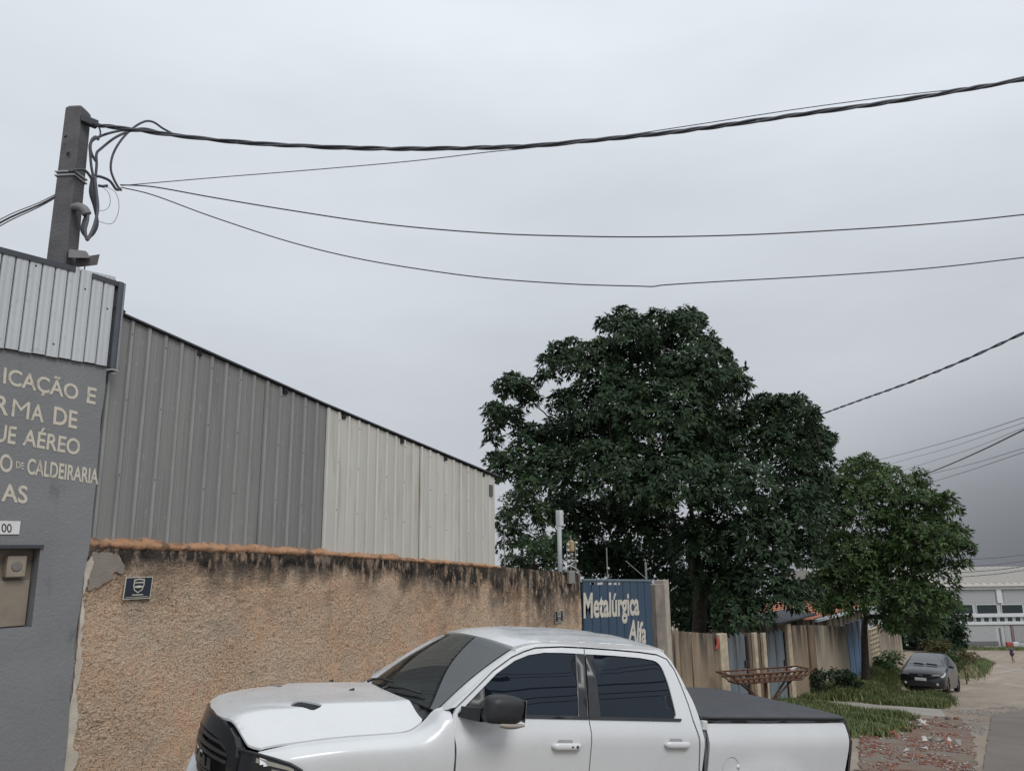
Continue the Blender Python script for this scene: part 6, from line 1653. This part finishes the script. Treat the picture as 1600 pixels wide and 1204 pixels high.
skin('shorts', [(0, 0, .95), (0, .10, .88), (.06, .11, .60), (0, -.10, .88), (-.02, -.11, .60)], [(0, 1), (1, 2), (0, 3), (3, 4)], [.16, .12, .10, .12, .10], simple('dark_shorts', (.03, .03, .045), .9))
skin('hair', [(.03, 0, 1.60), (.03, 0, 1.68), (.05, 0, 1.71)], [(0, 1), (1, 2)], [.098, .10, .06], simple('dark_hair', (.015, .012, .01), .8))

# ------------------------------------------------------------------ rubble on the verge
t = NT('brick_rubble'); t.color(t.mix(t.noise(12, 4), (.17, .066, .046), (.27, .115, .08))).set(Roughness=.95); RBR = t.m
RCO = simple('concrete_rubble', (.30, .28, .26), .95, var=.3, vscale=10); RWH = simple('white_tile_shard', (.42, .41, .39), .6); RDK = simple('dark_rubble', (.10, .085, .075), .95)
def chunk(s, seed, flat):
    r_ = random.Random(seed); bm = bmesh.new()
    for k in range(9): bm.verts.new((r_.uniform(-1, 1), r_.uniform(-.8, .8), r_.uniform(-1, 1) * flat))
    g = bmesh.ops.convex_hull(bm, input=bm.verts[:])
    bmesh.ops.delete(bm, geom=[v for v in bm.verts if not v.link_faces], context='VERTS')
    for v in bm.verts: v.co *= s
    me = bpy.data.meshes.new('rubble_chunk'); bm.to_mesh(me); bm.free(); return me
rub_poly = gpoly([(1345, 1150), (1400, 1140), (1430, 1122), (1500, 1120), (1520, 1150), (1525, 1204), (1342, 1204)])
protos = {m.name: [chunk(1, i * 7 + j * 31, f) for j, f in enumerate((.3, .45, .2, .6))] for i, m in enumerate((RBR, RCO, RWH, RDK))}
for m in (RBR, RCO, RWH, RDK):
    for me in protos[m.name]: me.materials.append(m)
RA = np.array(rub_poly); lo, hi = RA.min(0), RA.max(0)
words = {RBR.name: 'red brick fragment', RCO.name: 'grey concrete lump', RWH.name: 'white tile shard', RDK.name: 'dark clod of earth'}
cnt = 0; tries = 0
while cnt < 60 and tries < 3000:
    tries += 1
    p = rng.uniform(lo, hi)
    if not pip([p], rub_poly)[0] or noise.noise((p[0] * .9, p[1] * .9, 12)) < -.1: continue
    m = (RBR, RBR, RCO, RWH, RDK, RBR)[int(rng.integers(6))]; s = rng.uniform(.05, .15) * (1.15 if m is RWH else 1)
    o = bpy.data.objects.new('rubble_chunk', protos[m.name][int(rng.integers(4))]); COL.objects.link(o)
    o.location = (p[0], p[1], gz(*p) + s * .12); o.scale = (s, s * rng.uniform(.6, 1), s); o.rotation_euler = (rng.uniform(-.4, .4), rng.uniform(-.4, .4), rng.uniform(0, 6.3))
    setp(o, words[m.name] + ' lying loose in the rubble strip', 'rubble', words[m.name].replace('clod', 'clods') + ('' if 'clod' in words[m.name] else 's') + ' in the rubble'); cnt += 1
def scatter(label, m, poly, n, s0, s1):
    A = np.array(poly); P_ = rng.uniform(A.min(0), A.max(0), (n * 4, 2)); P_ = P_[pip(P_, poly)][:n]
    P_ = np.array([p for p in P_ if noise.noise((p[0] * .7, p[1] * 1.1, 17)) + .4 * noise.noise((p[0] * 3, p[1] * 3, 2)) > -.02])
    n = len(P_); base = np.array([(1, 0, 0), (-.5, .8, 0), (-.6, -.7, 0), (.1, .1, .8)]); Ft = np.array([(0, 1, 3), (1, 2, 3), (2, 0, 3), (0, 2, 1)])
    s = rng.uniform(s0, s1, n); g = rng.uniform(0, 6.3, n); V = np.zeros((n, 4, 3))
    for k in range(4):
        b = base[k] + rng.normal(scale=.25, size=(n, 3)); V[:, k, 0] = P_[:, 0] + s * (b[:, 0] * np.cos(g) - b[:, 1] * np.sin(g)); V[:, k, 1] = P_[:, 1] + s * (b[:, 0] * np.sin(g) + b[:, 1] * np.cos(g)); V[:, k, 2] = np.array([gz(*p) for p in P_]) + s * b[:, 2] * .6 + .01
    F = (np.arange(n)[:, None, None] * 4 + Ft[None]).reshape(-1, 3)
    setp(link('rubble_bed', np_mesh('rubble_bed', V.reshape(-1, 3), F), m), label, 'rubble', kind='stuff')
scatter('fine crushed red brick spread along the verge', RBR, rub_poly, 2300, .015, .05)
scatter('fine grey gravel and mortar crumbs in the rubble strip', RCO, rub_poly, 1500, .012, .04)
scatter('small pale tile chips in the rubble strip', RWH, rub_poly, 140, .02, .045)
scatter('loose stones along the edge of the dirt road', RCO, gpoly([(1480, 1112), (1600, 1100), (1600, 1108), (1545, 1118), (1530, 1203), (1505, 1203), (1500, 1125)]), 1800, .012, .04)
t = NT('red_dust'); c = t.mix(t.noise(1.8, 6, lo=.4, hi=.62), (.20, .17, .14), (.19, .115, .085)); t.color(c).set(Roughness=.95).bump(t.noise(22, 6), .8, .03)
sheet('rubble_ground', t.m, jag(rub_poly, .15, .3, 5), .007, .3)
